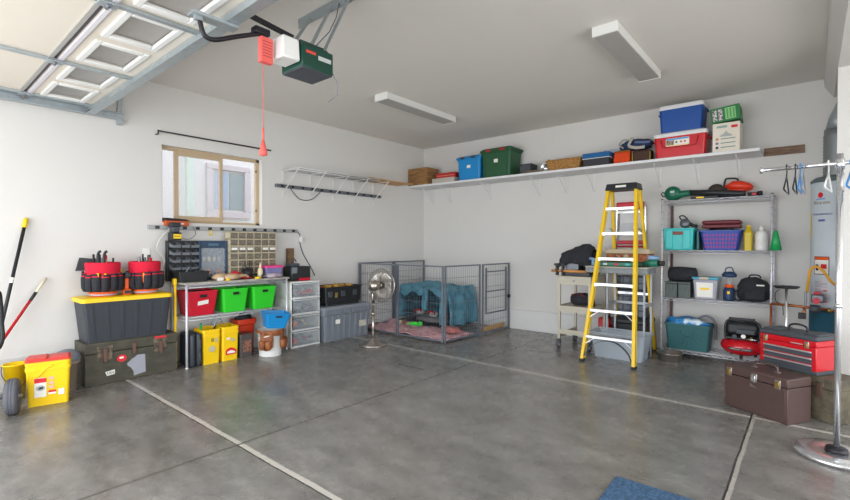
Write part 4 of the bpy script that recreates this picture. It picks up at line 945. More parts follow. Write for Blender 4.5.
tag(B().blob((0, 0, 0), .19, .06, .03, M('taupe_cloth', '6d6258', .95, bump=.4), 3, .25, 2.5).go('cloth_bundle', None, (2.40, -.34, SZ+.024)), 'low taupe rolled cloth at the shelf edge between black box and wicker basket', 'cloth')
dm = thing('metal_bowl', 'shiny steel bowl standing on its edge left of the wicker basket', 'bowl', (2.54, -.18, SZ+.078)); b = B(); b.lathe([(0, -.05), (.05, -.045), (.075, -.01), (.078, .02), (.074, .02), (.047, -.038), (0, -.044)], CHROME, 28, rot=Matrix.Rotation(R_(80), 3, 'X')); b.go('bowl', dm)
wk_ = thing('wicker_basket', 'low woven wicker basket on the long shelf', 'basket', (2.89, -.22, SZ))
b = B(); shell(b, [(.44, .26, 0, .02), (.52, .32, .15, .03)], WICKER, .008); b.go('body', wk_)
b = B(); b.tube([(p[0], p[1], .152) for p in rrect(.52, .32, .03)], .011, WICKER, 8, closed=True); b.go('rim', wk_)
for s_ in (-1, 1): B().tube(cableband([(s_*.25, -.07, .15), (s_*.27, -.03, .19), (s_*.27, .03, .19), (s_*.25, .07, .15)]), .009, WICKER, 8).go('handle', wk_)
cb2 = carton('charcoal fabric box with a blue lid on the long shelf', (3.35, -.22, SZ), 0, .34, .28, .115, M('charcoal_fabric', '3c3c42', .9, bump=.3))
b = B(); b.box(-.18, .18, -.15, .15, .116, .19, M('steel_blue_fabric', '1f5c92', .8), .006); b.box(-.182, .182, -.152, .152, .114, .12, PAPER); b.go('lid', cb2)
carton('small blue and white striped box behind the blue lidded box on the long shelf', (3.50, -.10, SZ+.192), 0, .22, .15, .05, MV('blue_white_stripes', '5b6b96', 'd6d8e0', 14, .7, stretch=(1, 1, 14), bump=0))
og = thing('orange_bag', 'orange cloth pouch on the long shelf left of the brown one', 'bag', (3.67, -.24, SZ)); b = B(); solid_rr(b, [(.20, .16, 0, .03), (.215, .17, .06, .03), (.205, .13, .15, .03), (.19, .06, .19, .02)], M('orange_cloth', 'd9481c', .9, var=.15, bump=.4)); b.go('body', og); B().tube([(-.1, -.05, .18), (0, -.06, .175), (.1, -.05, .18)], .006, M('olive_piping', '7a7a30', .8), 6).go('piping', og)
bg = thing('brown_bag', 'dark brown cloth pouch with yellow edges beside the red cooler', 'bag', (3.915, -.24, SZ)); b = B(); solid_rr(b, [(.22, .17, 0, .03), (.225, .17, .13, .03), (.21, .14, .155, .03)], M('brown_cloth', '4a352c', .9, var=.15, bump=.4)); b.go('body', bg)
for x in (-.105, .105): B().tube([(x, -.088, .005), (x, -.09, .13)], .005, M('yellow_piping', 'b8a838', .8), 6).go('piping', bg)
nv = thing('duffel_bag', 'navy and grey soft bag with straps heaped on the orange and brown pouches', 'bag', (3.84, -.22, SZ+.185)); nv.scale = (1.05, 1, 1.35); b = B(); b.blob((0, 0, .045), .19, .13, .055, M('navy_cloth', '2c3a5a', .9, var=.3, scale=14, bump=.5), 4, .18, 2.2); b.go('body', nv)
b = B(); b.tube(cableband([(-.02, -.13, .10), (-.06, -.15, .03), (.02, -.155, -.0), (.12, -.14, .0)]), .016, M('grey_cloth', 'a8a49c', .9), 8); b.tube(cableband([(-.14, -.10, .02), (-.20, -.05, .06), (-.17, 0, .11), (-.10, .02, .10)]), .009, M('grey_cloth'), 8); b.tube(cableband([(.0, -.12, .06), (.06, -.14, .05), (.12, -.13, .045), (.17, -.1, .05)]), .012, M('blue_grey_cloth', '5a6a8c', .9), 8); b.go('straps', nv)
def cooler(name, label, loc, w, d, h, mat, group='coolers on the long shelf'):
    t = thing(name, label, 'cooler', loc, 0, group); b = B(); solid_rr(b, [(w*.93, d*.92, 0, .03), (w, d, h*.82, .035)], mat); b.go('body', t)
    b = B(); solid_rr(b, [(w+.015, d+.015, h*.82, .035), (w+.02, d+.02, h*.88, .035), (w+.02, d+.02, h*.95, .035), (w-.03, d-.03, h, .035)], M('cooler_white', 'd6d6d8', .4)); b.go('lid', t)
    for s_ in (-1, 1):
        b = B(); b.tube([(s_*(w/2+.005), -.07, h*.7), (s_*(w/2+.02), -.07, h*.72), (s_*(w/2+.02), .07, h*.72), (s_*(w/2+.005), .07, h*.7)], .009, mat, 8); b.go('handle', t)
    return t
c1 = cooler('cooler', 'red cooler with white lid and picture label on the long shelf', (4.36, -.215, SZ), .56, .36, .315, REDM)
b = B(); pr = [(-.20, .235), (-.18, .145), (-.16, .13), (.16, .13), (.18, .145), (.20, .235)]; b.tube([(x, -.181, z) for x, z in pr], .005, M('deep_red', '9c0c1c', .35), 6); b.go('moulded_grip', c1)
b = B(); b.prism(rrect(.25, .095, .015, 4, -.02, .19), 'y', -.184, -.173, PAPER); l_ = b.go('picture_label', c1)
flat('blue_band', l_, -.14, .10, .215, .235, -.1848, M('label_sky', '5c9cd0', .6)); flat('photo_patch', l_, -.14, -.055, .155, .213, -.1848, MV('photo_brown', '5a4034', 'b8a090', 60, .6)); flat('yellow_band', l_, -.13, .10, .146, .152, -.1848, YEL)
for x in (-.03, .02, .06): flat('red_mark', l_, x-.010, x+.010, .175, .195, -.1848, [INK, STK, STK][int(x > -.02)+int(x > .05)])
cooler('cooler', 'blue cooler with white lid stacked on top of the red cooler', (4.365, -.21, SZ+.318), .47, .34, .335, M('cooler_blue', '0a4896', .4))
wbx = carton('tall white printed box on the long shelf right of the red cooler', (4.83, -.24, SZ), 0, .26, .30, .335, M('printed_white_card', 'ded6c8', .6))
flat('red_logo', wbx, .05, .11, .27, .30, -.152, STK); flat('grey_logo', wbx, -.09, .01, .28, .305, -.152, M('green_grey_ink', '8aa8a0', .7))
b = B(); b.prism([(-.06, .18), (.06, .18), (.05, .20), (.02, .215), (0, .245), (-.02, .215), (-.05, .2)], 'y', -.153, -.150, M('pale_grey_ink')); b.go('drawing', wbx)
for k in range(3):
    z = .155-.048*k; flat('caption_line', wbx, -.05, .09, z-.004, z+.004, -.152, M('teal_ink', '3f7a88', .7)); b = B(); b.prism([(-.085+.016*math.cos(a*PI/6), z+.016*math.sin(a*PI/6)) for a in range(12)], 'y', -.153, -.150, [M('peach_ink', 'c89070', .7), M('violet_ink', '8a7aa0', .7), M('dark_violet_ink', '5a4a6a', .7)][k]); b.go('round_mark', wbx)
gbx = carton('green printed box tilted on top of the white box, topmost on the shelf', (4.825, -.235, SZ+.356), 0, .28, .27, .17, M('green_card', '2f7a44', .6)); gbx.rotation_euler = (0, R_(-5), 0)
flat('light_green_panel', gbx, .0, .10, .02, .15, -.137, M('pale_green_ink', '8fc88a', .7))
for k in range(3): flat('dark_stripe', gbx, .015+.03*k, .03+.03*k, .03, .14, -.1383, M('mid_green_ink', '5aa060', .7))
for k in range(2): flat('white_panel', gbx, -.12+.055*k, -.08+.055*k, .02, .15, -.137, MV('violet_print', '5a3a58', 'e0d8dc', 50, .7, bump=0))

# ------------------------------------------------------------------ step ladder
ld = thing('step_ladder', 'tall yellow fiberglass step ladder with silver steps standing in front of the back wall', 'ladder', (3.835, -.76, 0))
TZ = 2.02
def fl_(z, s): k = z/TZ; return V((s*(.285-.125*k), -.53+.50*k-.02, z))
def rl2(z, s): k = z/TZ; return V((s*(.235-.075*k), .54-.45*k, z))
for s_ in (-1, 1):
    b = B(); b.bar(fl_(.02, s_), fl_(TZ, s_), .032, .075, YLAD, up=(0, -1, .25)); b.go('front_rail', ld)
    b = B(); b.bar(rl2(.02, s_), rl2(TZ, s_), .03, .05, YLAD, up=(0, 1, .2)); b.go('rear_rail', ld)
    p = fl_(0, s_); b = B(); b.box(p.x-.022, p.x+.022, p.y-.045, p.y+.045, 0, .03, RUB, .006); b.go('rubber_foot', ld)
    p = rl2(0, s_); b = B(); b.box(p.x-.02, p.x+.02, p.y-.03, p.y+.03, 0, .03, RUB, .006); b.go('rubber_foot', ld)
    for z in (.98, 1.55):
        a, c = fl_(z, s_), rl2(z-.05, s_); mid = (a+c)/2+V((0, 0, .03)); sx_ = V((-s_*.02, 0, 0))
        b = B(); b.bar(a+sx_, mid+sx_, .004, .02, ALU, up=(1, 0, 0)); b.bar(mid+sx_, c+sx_, .004, .02, ALU, up=(1, 0, 0)); b.go('spreader', ld) if z > 1.2 else b.bm.free()
for k in range(6):
    z = .30+.30*k; a, c = fl_(z, -1), fl_(z, 1)
    b = B(); b.box(a.x+.012, c.x-.012, a.y-.045, a.y+.045, z-.008, z, ALU, .001); b.box(a.x+.012, c.x-.012, a.y-.046, a.y-.042, z-.03, z, ALU, .001)
    b.box(a.x+.012, c.x-.012, a.y+.04, a.y+.044, z-.025, z, ALU)
    dz = .10 if k < 2 else .045
    for (p, sg) in ((a, 1), (c, -1)):
        q0 = fl_(z-dz*1.0, -sg); b.bar((q0.x+sg*.01, q0.y-.02, q0.z), (p.x+sg*(dz*1.15 if k < 2 else .07), p.y-.02, z-.018), .004, .016, ALU, up=(0, 1, 0))
    b.go('step', ld)
for z in (.73, 1.12, 1.50, 1.76):
    a, c = rl2(z, -1), rl2(z, 1); b = B(); b.box(a.x-.01, c.x+.01, a.y+.02, a.y+.032, z-.016, z+.016, ALU, .002); b.go('rear_brace', ld)
b = B(); b.hexa([(-.185, -.12, TZ-.01), (.185, -.12, TZ-.01), (.185, .13, TZ-.01), (-.185, .13, TZ-.01), (-.172, -.10, TZ+.07), (.172, -.10, TZ+.07), (.172, .12, TZ+.07), (-.172, .12, TZ+.07)], BLACK, .008); c_ = b.go('top_cap', ld)
b = B(); b.hexa([(-.06, -.116, TZ+.02), (.06, -.116, TZ+.02), (.06, -.110, TZ+.02), (-.06, -.110, TZ+.02), (-.06, -.110, TZ+.045), (.06, -.110, TZ+.045), (.06, -.104, TZ+.045), (-.06, -.104, TZ+.045)], PAPER); b.go('label', c_)
b = B(); a, c = fl_(.04, -1), fl_(.04, 1); pts = []
for k in range(15):
    t = k/14; x = a.x+.02+(c.x-a.x-.04)*t; z = .06+.20*math.sin(PI*t)**.6; pts.append((x, fl_(z, 1).y-.02, z))
for p, q in zip(pts, pts[1:]): b.bar(p, q, .006, .035, DGREY, up=(0, -1, 0))
b.go('arched_brace', ld)

# ------------------------------------------------------------------ things behind and under the ladder
ct = thing('storage_tote', 'open clear grey plastic tote on the floor under the ladder', 'storage tote', (3.84, -.845, 0))
b = B(); shell(b, [(.54, .30, 0, .04), (.61, .36, .285, .04), (.65, .39, .29, .04), (.65, .39, .305, .04)], M('milky_plastic', 'b4bec8', .3, var=.03, alpha=.62), .005); b.go('body', ct)
flat('faded_label', ct, .13, .22, .03, .09, -.158, M('faded_print', 'b9b4a8'))
bx = thing('lidded_box', 'wide black plastic box with lid on the floor behind the clear tote', 'plastic box', (3.84, -.345, 0)); b = B(); b.taper(.36, .36, .40, .40, 0, .36, BLACK, .01); b.go('body', bx); B().box(-.215, .215, -.215, .2, .362, .415, BLACK, .012).go('lid', bx)
gs = thing('parts_case', 'stack of dark slate small parts cases behind the ladder', 'parts case', (3.80, -.22, .417)); 
for k in range(3):
    b = B(); b.box(-.19, .19, -.10, .10, .178*k, .172+.178*k, M('dark_slate_plastic', '3a414c', .45), .006)
    for i in range(4):
        for j in range(2): b.box(-.18+.092*i, -.10+.092*i, -.106, -.098, .178*k+.012+.08*j, .178*k+.078+.08*j, M('slate_cell', '59616c', .35), .003)
    b.go('case', gs)
tbl = thing('work_table', 'narrow grey speckled table standing between the ladder legs', 'table', (3.82, -.735, 0))
b = B(); b.box(-.38, .33, -.20, .19, 1.01, 1.075, SPK, .004); b.box(-.385, .335, -.205, .195, 1.075, 1.09, PAINTM, .004); b.go('tabletop', tbl)
for x in (-.13, .29):
    for y in (-.15, .15): B().bar((x, y, 0), (x, y, 1.01), .02, .02, M('pale_leg_metal', '9a9ea4', .4, .3)).go('leg', tbl)
b = B(); b.box(-.13, .29, .14, .16, .62, .65, M('pale_leg_metal')); b.box(-.145, -.115, -.15, .15, .62, .65, M('pale_leg_metal')); b.box(.275, .305, -.15, .15, .62, .65, M('pale_leg_metal')); b.go('stretcher', tbl)
wbk = thing('lidded_basket', 'brown box with a beige lid and tied front on the speckled table', 'box', (3.905, -.72, 1.15)); b = B(); b.box(-.235, .235, -.15, .15, 0, .095, MV('brown_weave', '6a3a1e', 'a4623a', 40, .7), .006); b.go('body', wbk)
b = B(); b.box(-.25, .25, -.16, .16, .097, .15, M('beige_cloth', 'b3a590', .9), .006); b.go('lid', wbk); b = B(); b.blob((.0, -.165, .06), .03, .012, .03, M('beige_cloth'), 2, .3, 2, False); b.tube(cableband([(0, -.16, .07), (.05, -.165, .05), (.10, -.16, .075)]), .006, M('beige_cloth'), 6); b.tube(cableband([(0, -.16, .07), (-.05, -.165, .04), (-.11, -.16, .08)]), .006, M('beige_cloth'), 6); b.go('tie', wbk)
gr = thing('power_tool', 'flat dark green tool case under the brown box on the speckled table', 'tool case', (3.84, -.74, 1.091)); b = B(); b.box(-.28, .20, -.155, .14, 0, .055, M('bottle_green', '1e6b58', .4), .01); b.go('case', gr)
for k in range(3): B().box(-.2+.13*k, -.15+.13*k, -.16, -.154, .015, .04, [WHITE, RED, TEAL][k], .002).go('latch', gr)
gb2 = thing('power_tool', 'green and blue power tool at the right end of the speckled table', 'power tool', (4.15, -.83, 1.091))
b = B(); b.cyl((-.06, 0, .05), (.10, -.03, .05), .042, M('bottle_green'), 16); b.cyl((.10, -.03, .05), (.16, -.04, .05), .03, BLACK, 14); b.box(-.07, -.01, -.03, .03, .0, .10, BLACK, .01); b.go('body', gb2); b = B(); b.blob((.02, 0, .11), .07, .04, .03, M('pale_blue_plastic', '7a9cc0', .5, var=.2), 3, .3, 2, False); b.go('cover', gb2)
lb2 = thing('spray_nozzle', 'pale blue plastic gun at the left end of the speckled table', 'nozzle', (3.49, -.80, 1.091)); b = B(); b.box(-.02, .02, -.02, .02, 0, .07, M('pale_blue_plastic'), .006); b.tube([(-.05, 0, .09), (.04, 0, .07)], .018, M('pale_blue_plastic'), 10); b.go('body', lb2)
rm = thing('folding_cart', 'tall folded red and silver cart leaning upright behind the ladder', 'cart', (3.70, -.05, 0))
for x in (-.165, .20): B().tube([(x, 0, .01), (x, 0, 1.86), (x*.9, 0, 1.91)], .017, CHROME, 10).go('side_tube', rm)
b = B(); b.box(-.17, .19, -.03, .03, 1.83, 1.93, RED, .02); b.go('red_handle', rm); b = B(); b.box(-.16, .18, -.02, .02, 1.36, 1.41, RED, .01); b.tube([(-.16, -.03, 1.33), (.18, -.03, 1.33)], .012, RED, 8); b.go('red_bar', rm)
b = B(); b.box(-.12, .15, -.018, .01, 1.46, 1.80, M('pale_panel', 'c9c9cb', .5, .1), .006); b.box(-.09, .12, -.028, -.018, 1.52, 1.64, M('panel_grey', 'aeb0b4', .45, .2), .004); b.go('panel', rm)
b = B(); b.box(-.17, .21, -.012, .012, .20, .24, RED, .004); b.box(-.17, .21, -.012, .012, .9, .93, ALU, .004); b.go('lower_bar', rm)

# grey beige rolling cart ------------------------------------------------------
rc_ = thing('rolling_cart', 'beige metal rolling cart with two shelves and casters left of the ladder', 'cart', (3.265, -.58, 0))
PW, PD = .20, .27
for sx in (-1, 1):
    for sy in (-1, 1):
        x, y = sx*PW, sy*PD
        B().bar((x, y, .127), (x, y, .93), .032, .032, PAINTM).go('post', rc_)
        b = B(); b.cyl((x-.014, y-.02, .058), (x+.014, y-.02, .058), .058, RUBG, 20); b.cyl((x-.016, y-.02, .058), (x+.016, y-.02, .058), .027, WMET, 12); b.box(x-.02, x-.016, y-.035, y+.01, .055, .125, GREYM); b.box(x+.016, x+.02, y-.035, y+.01, .055, .125, GREYM); b.box(x-.02, x+.02, y-.035, y+.01, .12, .127, GREYM); b.go('caster', rc_)
b = B(); b.box(-PW-.02, PW+.02, -PD-.02, PD+.02, .93, .945, PAINTM, .003); b.box(-PW, PW, -PD-.018, -PD-.01, .84, .93, PAINTM); b.box(-PW-.018, -PW-.01, -PD, PD, .84, .93, PAINTM); b.box(PW+.01, PW+.018, -PD, PD, .84, .93, PAINTM); b.go('top_tray', rc_)
b = B(); b.box(-PW, PW, -PD, PD, .54, .55, PAINTM); b.box(-PW-.018, PW+.018, -PD-.02, -PD-.012, .48, .56, PAINTM); b.box(-PW-.02, -PW-.012, -PD, PD, .48, .56, PAINTM); b.box(PW+.012, PW+.02, -PD, PD, .48, .56, PAINTM); b.go('shelf', rc_)
b = B(); b.box(-PW, PW, -PD-.01, -PD+.01, .19, .25, PAINTM); b.box(-PW-.01, -PW+.01, -PD, PD, .14, .20, PAINTM); b.box(PW-.01, PW+.01, -PD, PD, .14, .20, PAINTM); b.go('lower_rail', rc_)
B().box(-.015, .015, -PD-.024, -PD-.018, .88, .895, GREYM).go('keyhole', rc_)
cb_ = thing('table_saw', 'tool under a black cloth cover with a wooden bar on top of the rolling cart', 'power tool', (3.215, -.62, .946))
b = B(); b.tube([(-.30, -.14, .06), (.18, -.16, .06)], .018, M('orange_wood', 'c98a4c', .5), 12); b.go('wooden_bar', cb_)
for x in (-.22, -.14): b = B(); b.box(x-.015, x+.015, -.17, -.12, 0, .15, BLACK, .004); b.box(x-.03, x+.03, -.18, -.11, .13, .16, BLACK, .004); b.go('clamp', cb_)
b = B(); b.box(-.16, .20, -.12, .14, 0, .05, DGREY, .006); b.cyl((-.04, -.10, .12), (-.04, .02, .12), .09, GREYM, 20); b.go('base', cb_)
b = B()
def cover(u, v):
    a = -.2+PI*1.15*v-.1; x = -.19+.42*u; hgt = .28+.11*min(1, u*1.6)-.10*max(0, u-.85)*4
    y = -.155*math.cos(a)*(1+.06*math.sin(u*15)); z = .02+hgt*max(0, math.sin(a))**.7*(1+.03*nz(u*4, v*5))
    if v < .22: z = max(z, .11+.20*math.sin(PI*min(1, u*1.2))*(.25-v)*2.2)
    return V((x+.02*nz(u*3, v*3), y, z))
b.surf(cover, 28, 24, BLACKF)
b.surf(lambda u, v: V((.23+.01*math.sin(v*9), -.14+.28*u, .02+.30*v*math.sin(PI*(.15+.7*u)))), 8, 8, BLACKF); b.go('cloth_cover', cb_, solid=.006)
bg_ = thing('tool_bag', 'small black bag on the middle shelf of the rolling cart', 'bag', (3.26, -.62, .551)); b = B(); b.blob((0, 0, .075), .15, .12, .085, BLACKF, 12, .18, 2.2); b.go('body', bg_)
B().tube(cableband([(-.09, -.08, .12), (-.03, -.10, .16), (.04, -.09, .15), (.1, -.06, .1)]), .008, M('maroon_strap', '6a2a34', .8), 6).go('strap', bg_)
rp = thing('fuel_can', 'red plastic can on the floor between the cart and the clear tote', 'can', (3.43, -.15, 0)); b = B(); b.box(-.07, .09, -.12, .10, 0, .36, REDM, .02); b.tube([(-.03, 0, .37), (-.03, 0, .41), (.05, 0, .41), (.05, 0, .37)], .012, REDM, 8); b.cyl((.06, -.07, .35), (.06, -.07, .40), .02, BLACK, 12); b.go('body', rp)
rv = thing('valve_tool', 'black hand tool with a red cap hanging beside the table legs', 'tool', (3.475, -.34, .552)) if 0 else None
bt = thing('drill_press_tool', 'black tool with a bright red cap standing on the right end of the cart shelf', 'tool', (3.425, -.66, .551)); b = B(); b.lathe([(0, 0), (.035, 0), (.04, .03), (.03, .08), (.024, .16), (0, .17)], BLACK, 16); b.tube(cableband([(0, 0, .12), (-.0, .05, .10), (.0, .07, .04)]), .01, GREYM, 8); b.go('body', bt); B().lathe([(0, .17), (.03, .17), (.034, .20), (.02, .23), (0, .235)], RED, 16).go('cap', bt)

# ------------------------------------------------------------------ chrome wire rack
RX0, RX1, RY0, RY1 = 4.185, 5.255, -.42, -.06
rk = thing('wire_rack', 'chrome wire shelving rack with four shelves against the back wall', 'shelving rack', (4.72, -.24, 0))
for x in (RX0, RX1):
    for y in (RY0, RY1):
        b = B(); b.cyl((x-4.72, y+.24, .02), (x-4.72, y+.24, 1.90), .0125, WIRE, 10)
        for k in range(24): z = .1+k*.075; b.cyl((x-4.72, y+.24, z), (x-4.72, y+.24, z+.003), .0136, GREYM, 10)
        b.lathe([(0, 0), (.02, 0), (.02, .012), (.008, .03), (0, .03)], GREYM, 12, (x-4.72, y+.24, 0)); b.lathe([(0, 1.90), (.014, 1.90), (.01, 1.91), (0, 1.912)], BLACK, 12, (x-4.72, y+.24, 0)); b.go('post', rk)
RZ = (.095, .71, 1.285, 1.885)
for z in RZ: wire_deck(B(), RX0-4.72, RX1-4.72, -.18, .18, z, WIRE).go('wire_shelf', rk)
e = .0035
lv = thing('level_tool', 'dark brown wooden batten standing behind the left posts of the wire rack', 'batten', (4.215, -.03, 0)); B().box(-.012, .012, -.015, .012, 0, 1.87, M('maroon_wood', '5a3c34', .6)).go('batten', lv)
# top shelf
zt = RZ[3]+e
lbw = thing('leaf_blower', 'green leaf blower with a long black tube lying on top of the wire rack', 'leaf blower', (4.27, -.27, zt))
b = B(); b.lathe([(0, -.06), (.07, -.055), (.09, -.02), (.09, .02), (.07, .055), (0, .06)], GREENE if 0 else M('blower_green', '0e6048', .35), 32, (0, 0, .095), rot=Matrix.Rotation(PI/2, 3, 'X')); b.tube([(.02, 0, .05), (.10, 0, .085), (.19, 0, .09)], [.05, .042, .038], M('blower_green'), 16); b.go('housing', lbw)
b = B(); b.tube([(-.085, 0, .10), (-.115, 0, .12), (-.13, 0, .10), (-.115, 0, .07), (-.085, 0, .07)], .009, M('blower_green'), 8); b.go('handle', lbw); B().box(-.02, .03, -.0625, -.058, .10, .125, M('pale_badge', 'a8b8b0', .4)).go('badge', lbw)
b = B(); b.tube([(.18, 0, .09), (.45, 0, .075), (.70, .01, .05), (.735, .01, .048)], [.036, .038, .031, .034], BLACK, 16); b.go('tube', lbw)
B().box(.30, .42, -.045, -.03, .008, .02, YEL).go('warning_strip', lbw)
ts = thing('circular_saw', 'dark tool with a yellow mark lying under the blower tube', 'tool', (4.60, -.36, zt)); b = B(); b.box(-.12, .16, -.03, .03, 0, .035, BLACK, .01); b.go('body', ts); B().box(-.06, .02, -.034, -.028, .01, .028, YEL, .001).go('mark', ts)
cs = thing('cut_off_saw', 'orange red power saw with a round blade guard on top of the wire rack', 'power saw', (4.80, -.15, zt)); cs.scale = (.9, .9, .92)
b = B(); b.lathe([(0, -.02), (.10, -.02), (.10, .02), (0, .02)], M('blade_guard', '4a423c', .5, .4), 30, (-.10, 0, .105), rot=Matrix.Rotation(PI/2, 3, 'X')); b.go('blade_guard', cs)
b = B(); b.tube([(.0, 0, .16), (.08, 0, .175), (.16, 0, .165), (.25, 0, .145), (.30, 0, .13)], [.02, .055, .062, .05, .015], M('saw_red', 'd8361c', .35), 14); b.tube([(.04, 0, .12), (.20, 0, .11), (.29, 0, .12)], [.03, .035, .012], M('saw_red'), 12); b.go('body', cs)
b = B(); b.tube(cableband([(.02, 0, .10), (-.01, 0, .17), (.0, 0, .25), (.03, 0, .265), (.12, 0, .255), (.14, 0, .22)]), .012, BLACK, 10); b.go('handle', cs); B().box(-.03, .16, -.045, .045, .0, .08, BLACK, .01).go('base', cs)
pr = thing('pruner', 'small black and red hand tool at the right end of the rack top', 'tool', (5.09, -.30, zt)); b = B(); b.tube([(-.06, 0, .03), (.03, 0, .035)], .022, BLACK, 10); b.tube([(.03, 0, .035), (.075, 0, .04)], .026, BLACKM, 10); b.go('body', pr); B().box(-.02, .02, -.025, -.018, .02, .045, RED).go('mark', pr)
# second shelf
z2 = RZ[2]+e
tb2 = thing('storage_bin', 'aqua blue latched bin at the left end of the second rack shelf', 'storage bin', (4.355, -.26, z2)); b = B(); b.taper(.30, .26, .33, .28, 0, .25, TEAL, .012); b.box(-.17, .17, -.145, .145, .245, .265, TEAL, .005); b.box(-.13, -.055, -.150, -.12, .02, .245, TEAL, .005); b.box(.055, .13, -.150, -.12, .02, .245, TEAL, .005); b.go('body', tb2); B().box(-.055, .055, -.149, -.142, .185, .225, M('brown_latch', '7a3c30', .5), .004).go('latch', tb2)
gw = thing('grinder', 'grey and black power tool lying on top of the aqua bin', 'power tool', (4.40, -.24, z2+.266)); b = B(); b.lathe([(0, -.04), (.05, -.035), (.06, 0), (.05, .035), (0, .04)], GREYM, 20, (0, 0, .06), rot=Matrix.Rotation(R_(70), 3, 'X')); b.tube([(.04, 0, .06), (.09, .0, .03), (.13, .0, .02)], .02, BLACK, 10); b.tube(cableband([(-.03, 0, .09), (-.06, 0, .14), (-.02, 0, .155), (.03, -.01, .11)]), .009, DGREY, 8); b.go('body', gw)
tealc = thing('cutting_board', 'dark teal flat case standing between the aqua bin and the blue basket', 'case', (4.555, -.22, z2)); b = B(); b.box(-.014, .014, -.13, .13, 0, .235, DTEAL, .006); b.go('body', tealc)
lbk = thing('laundry_basket', 'royal blue basket with rows of red slots on the second rack shelf', 'basket', (4.78, -.245, z2))
b = B(); shell(b, [(.32, .24, 0, .03), (.40, .30, .215, .04), (.43, .325, .217, .04), (.43, .325, .232, .04)], M('royal_blue', '2746a0', .4), .005); b.go('body', lbk)
for j in range(4):
    for i in range(11):
        z = .04+.045*j; k = z/.215; yy = -(.12+.03*k)-.0015; x = (-.14+.28*i/10)*(1+.15*k)
        B().box(x-.007, x+.007, yy-.0015, yy+.0015, z-.014, z+.014, M('slot_magenta', 'a03a78', .6)).go('slot', lbk)
mc = thing('case', 'maroon hard case lying on top of the things in the blue basket', 'case', (4.78, -.24, z2+.225)); b = B(); b.box(-.19, .19, -.10, .10, .035, .075, M('maroon_plastic', '6a2c34', .5), .012); b.box(-.19, .19, -.10, .10, .078, .125, M('maroon_plastic'), .02); b.go('shell', mc)
tag(B().blob((0, 0, 0), .16, .10, .045, BLACKF, 21, .4, 3).go('black_tools', None, (4.79, -.265, z2+.215)), 'black jumble of tools heaped in the blue basket under the maroon case', 'tools')
yj = thing('jug', 'yellow plastic bottle beside the blue basket', 'bottle', (5.04, -.28, z2)); b = B(); solid_rr(b, [(.075, .14, 0, .02), (.08, .15, .2, .02), (.045, .06, .25, .015), (.04, .04, .26, .015)], M('mustard_bottle', 'c9b01c', .4)); b.go('body', yj); B().cyl((0, 0, .26), (0, 0, .285), .02, YEL, 14).go('cap', yj)
wj = thing('jug', 'white plastic bottle beside the right post of the rack', 'bottle', (5.155, -.26, z2)); b = B(); b.lathe([(0, 0), (.058, 0), (.062, .02), (.062, .09), (.056, .10), (.062, .11), (.062, .18), (.045, .215), (.022, .225), (0, .225)], WHITE, 24); b.go('body', wj); B().lathe([(0, .225), (.024, .225), (.024, .26), (.010, .275), (0, .275)], WHITE, 14).go('cap', wj)
# third shelf
z3 = RZ[1]+e
for k, (x, lab) in enumerate(((4.285, 'grey green metal ammo box, left one of the pair on the rack'), (4.425, 'grey green metal ammo box, right one of the pair, next to the clear tub'))):
    t = thing('ammo_box', lab, 'metal box', (x, -.30, z3), 0, 'pair of metal boxes under the black bag'); AM = M('grey_green_metal', '4e5654', .5, .3)
    b = B(); b.box(-.065, .065, -.10, .12, 0, .17, AM, .006); b.box(-.05, .05, -.103, -.098, .02, .13, AM, .002); b.go('body', t); b = B(); b.box(-.068, .068, -.103, .123, .172, .195, AM, .005); b.go('lid', t); b = B(); b.box(-.02, .02, -.112, -.102, .09, .17, AM, .003); b.go('latch', t)
bb2 = thing('duffel_bag', 'soft black bag lying on the pair of grey green metal boxes', 'bag', (4.385, -.28, z3+.197)); b = B(); b.tube([(-.155, 0, .085), (-.14, 0, .085), (-.05, 0, .088), (.05, 0, .086), (.14, 0, .085), (.155, 0, .085)], [.045, .082, .088, .086, .08, .045], BLACKF, 20); b.go('body', bb2); B().tube(cableband([(-.07, -.07, .13), (-.02, -.095, .08), (.05, -.09, .12), (.1, -.06, .14)]), .01, BLACKF, 8).go('strap', bb2)
cx = thing('lidded_box', 'clear plastic tub with a blue rim on the third rack shelf', 'plastic box', (4.64, -.285, z3)); b = B(); b.taper(.215, .20, .25, .23, 0, .235, M('pale_tub', 'a8a8b4', .3, alpha=.85), .012); b.go('body', cx)
b = B(); b.box(-.135, .135, -.125, .125, .236, .262, M('cyan_rim', '3f9fb8', .4), .008); b.go('lid', cx); B().box(-.06, .035, -.127, -.1205, .235, .265, M('beige_rim', 'b8ac98', .5), .003).go('lid_label', cx)
b = B(); b.hexa([(-.085, -.105, .03), (.075, -.105, .03), (.075, -.103, .03), (-.085, -.103, .03), (-.09, -.118, .20), (.08, -.118, .20), (.08, -.115, .20), (-.09, -.115, .20)], PAPER); l_ = b.go('label', cx); b = B(); b.box(-.05, .04, -.1165, -.1145, .115, .14, YEL); b.go('yellow_band', l_)
ln = thing('lantern', 'navy blue lantern with a red band on the third rack shelf', 'lantern', (4.865, -.30, z3)); b = B(); b.lathe([(0, 0), (.055, 0), (.06, .02), (.06, .12), (.045, .15), (0, .155)], NAVY, 24); b.go('base', ln); B().lathe([(0, .15), (.028, .15), (.028, .27), (0, .27)], CLEARP, 20).go('globe', ln); B().lathe([(0, .15), (.045, .15), (.04, .185), (0, .185)], ORANGE, 20).go('red_band', ln)
b = B(); b.lathe([(0, .27), (.07, .27), (.075, .30), (.05, .33), (0, .335)], NAVY, 24); b.go('top', ln); B().tube(cableband([(-.04, 0, .33), (-.03, 0, .37), (.02, 0, .38), (.04, 0, .33)]), .006, NAVY, 8).go('handle', ln); flat('badge', ln, -.012, .012, .08, .11, -.060, YEL)
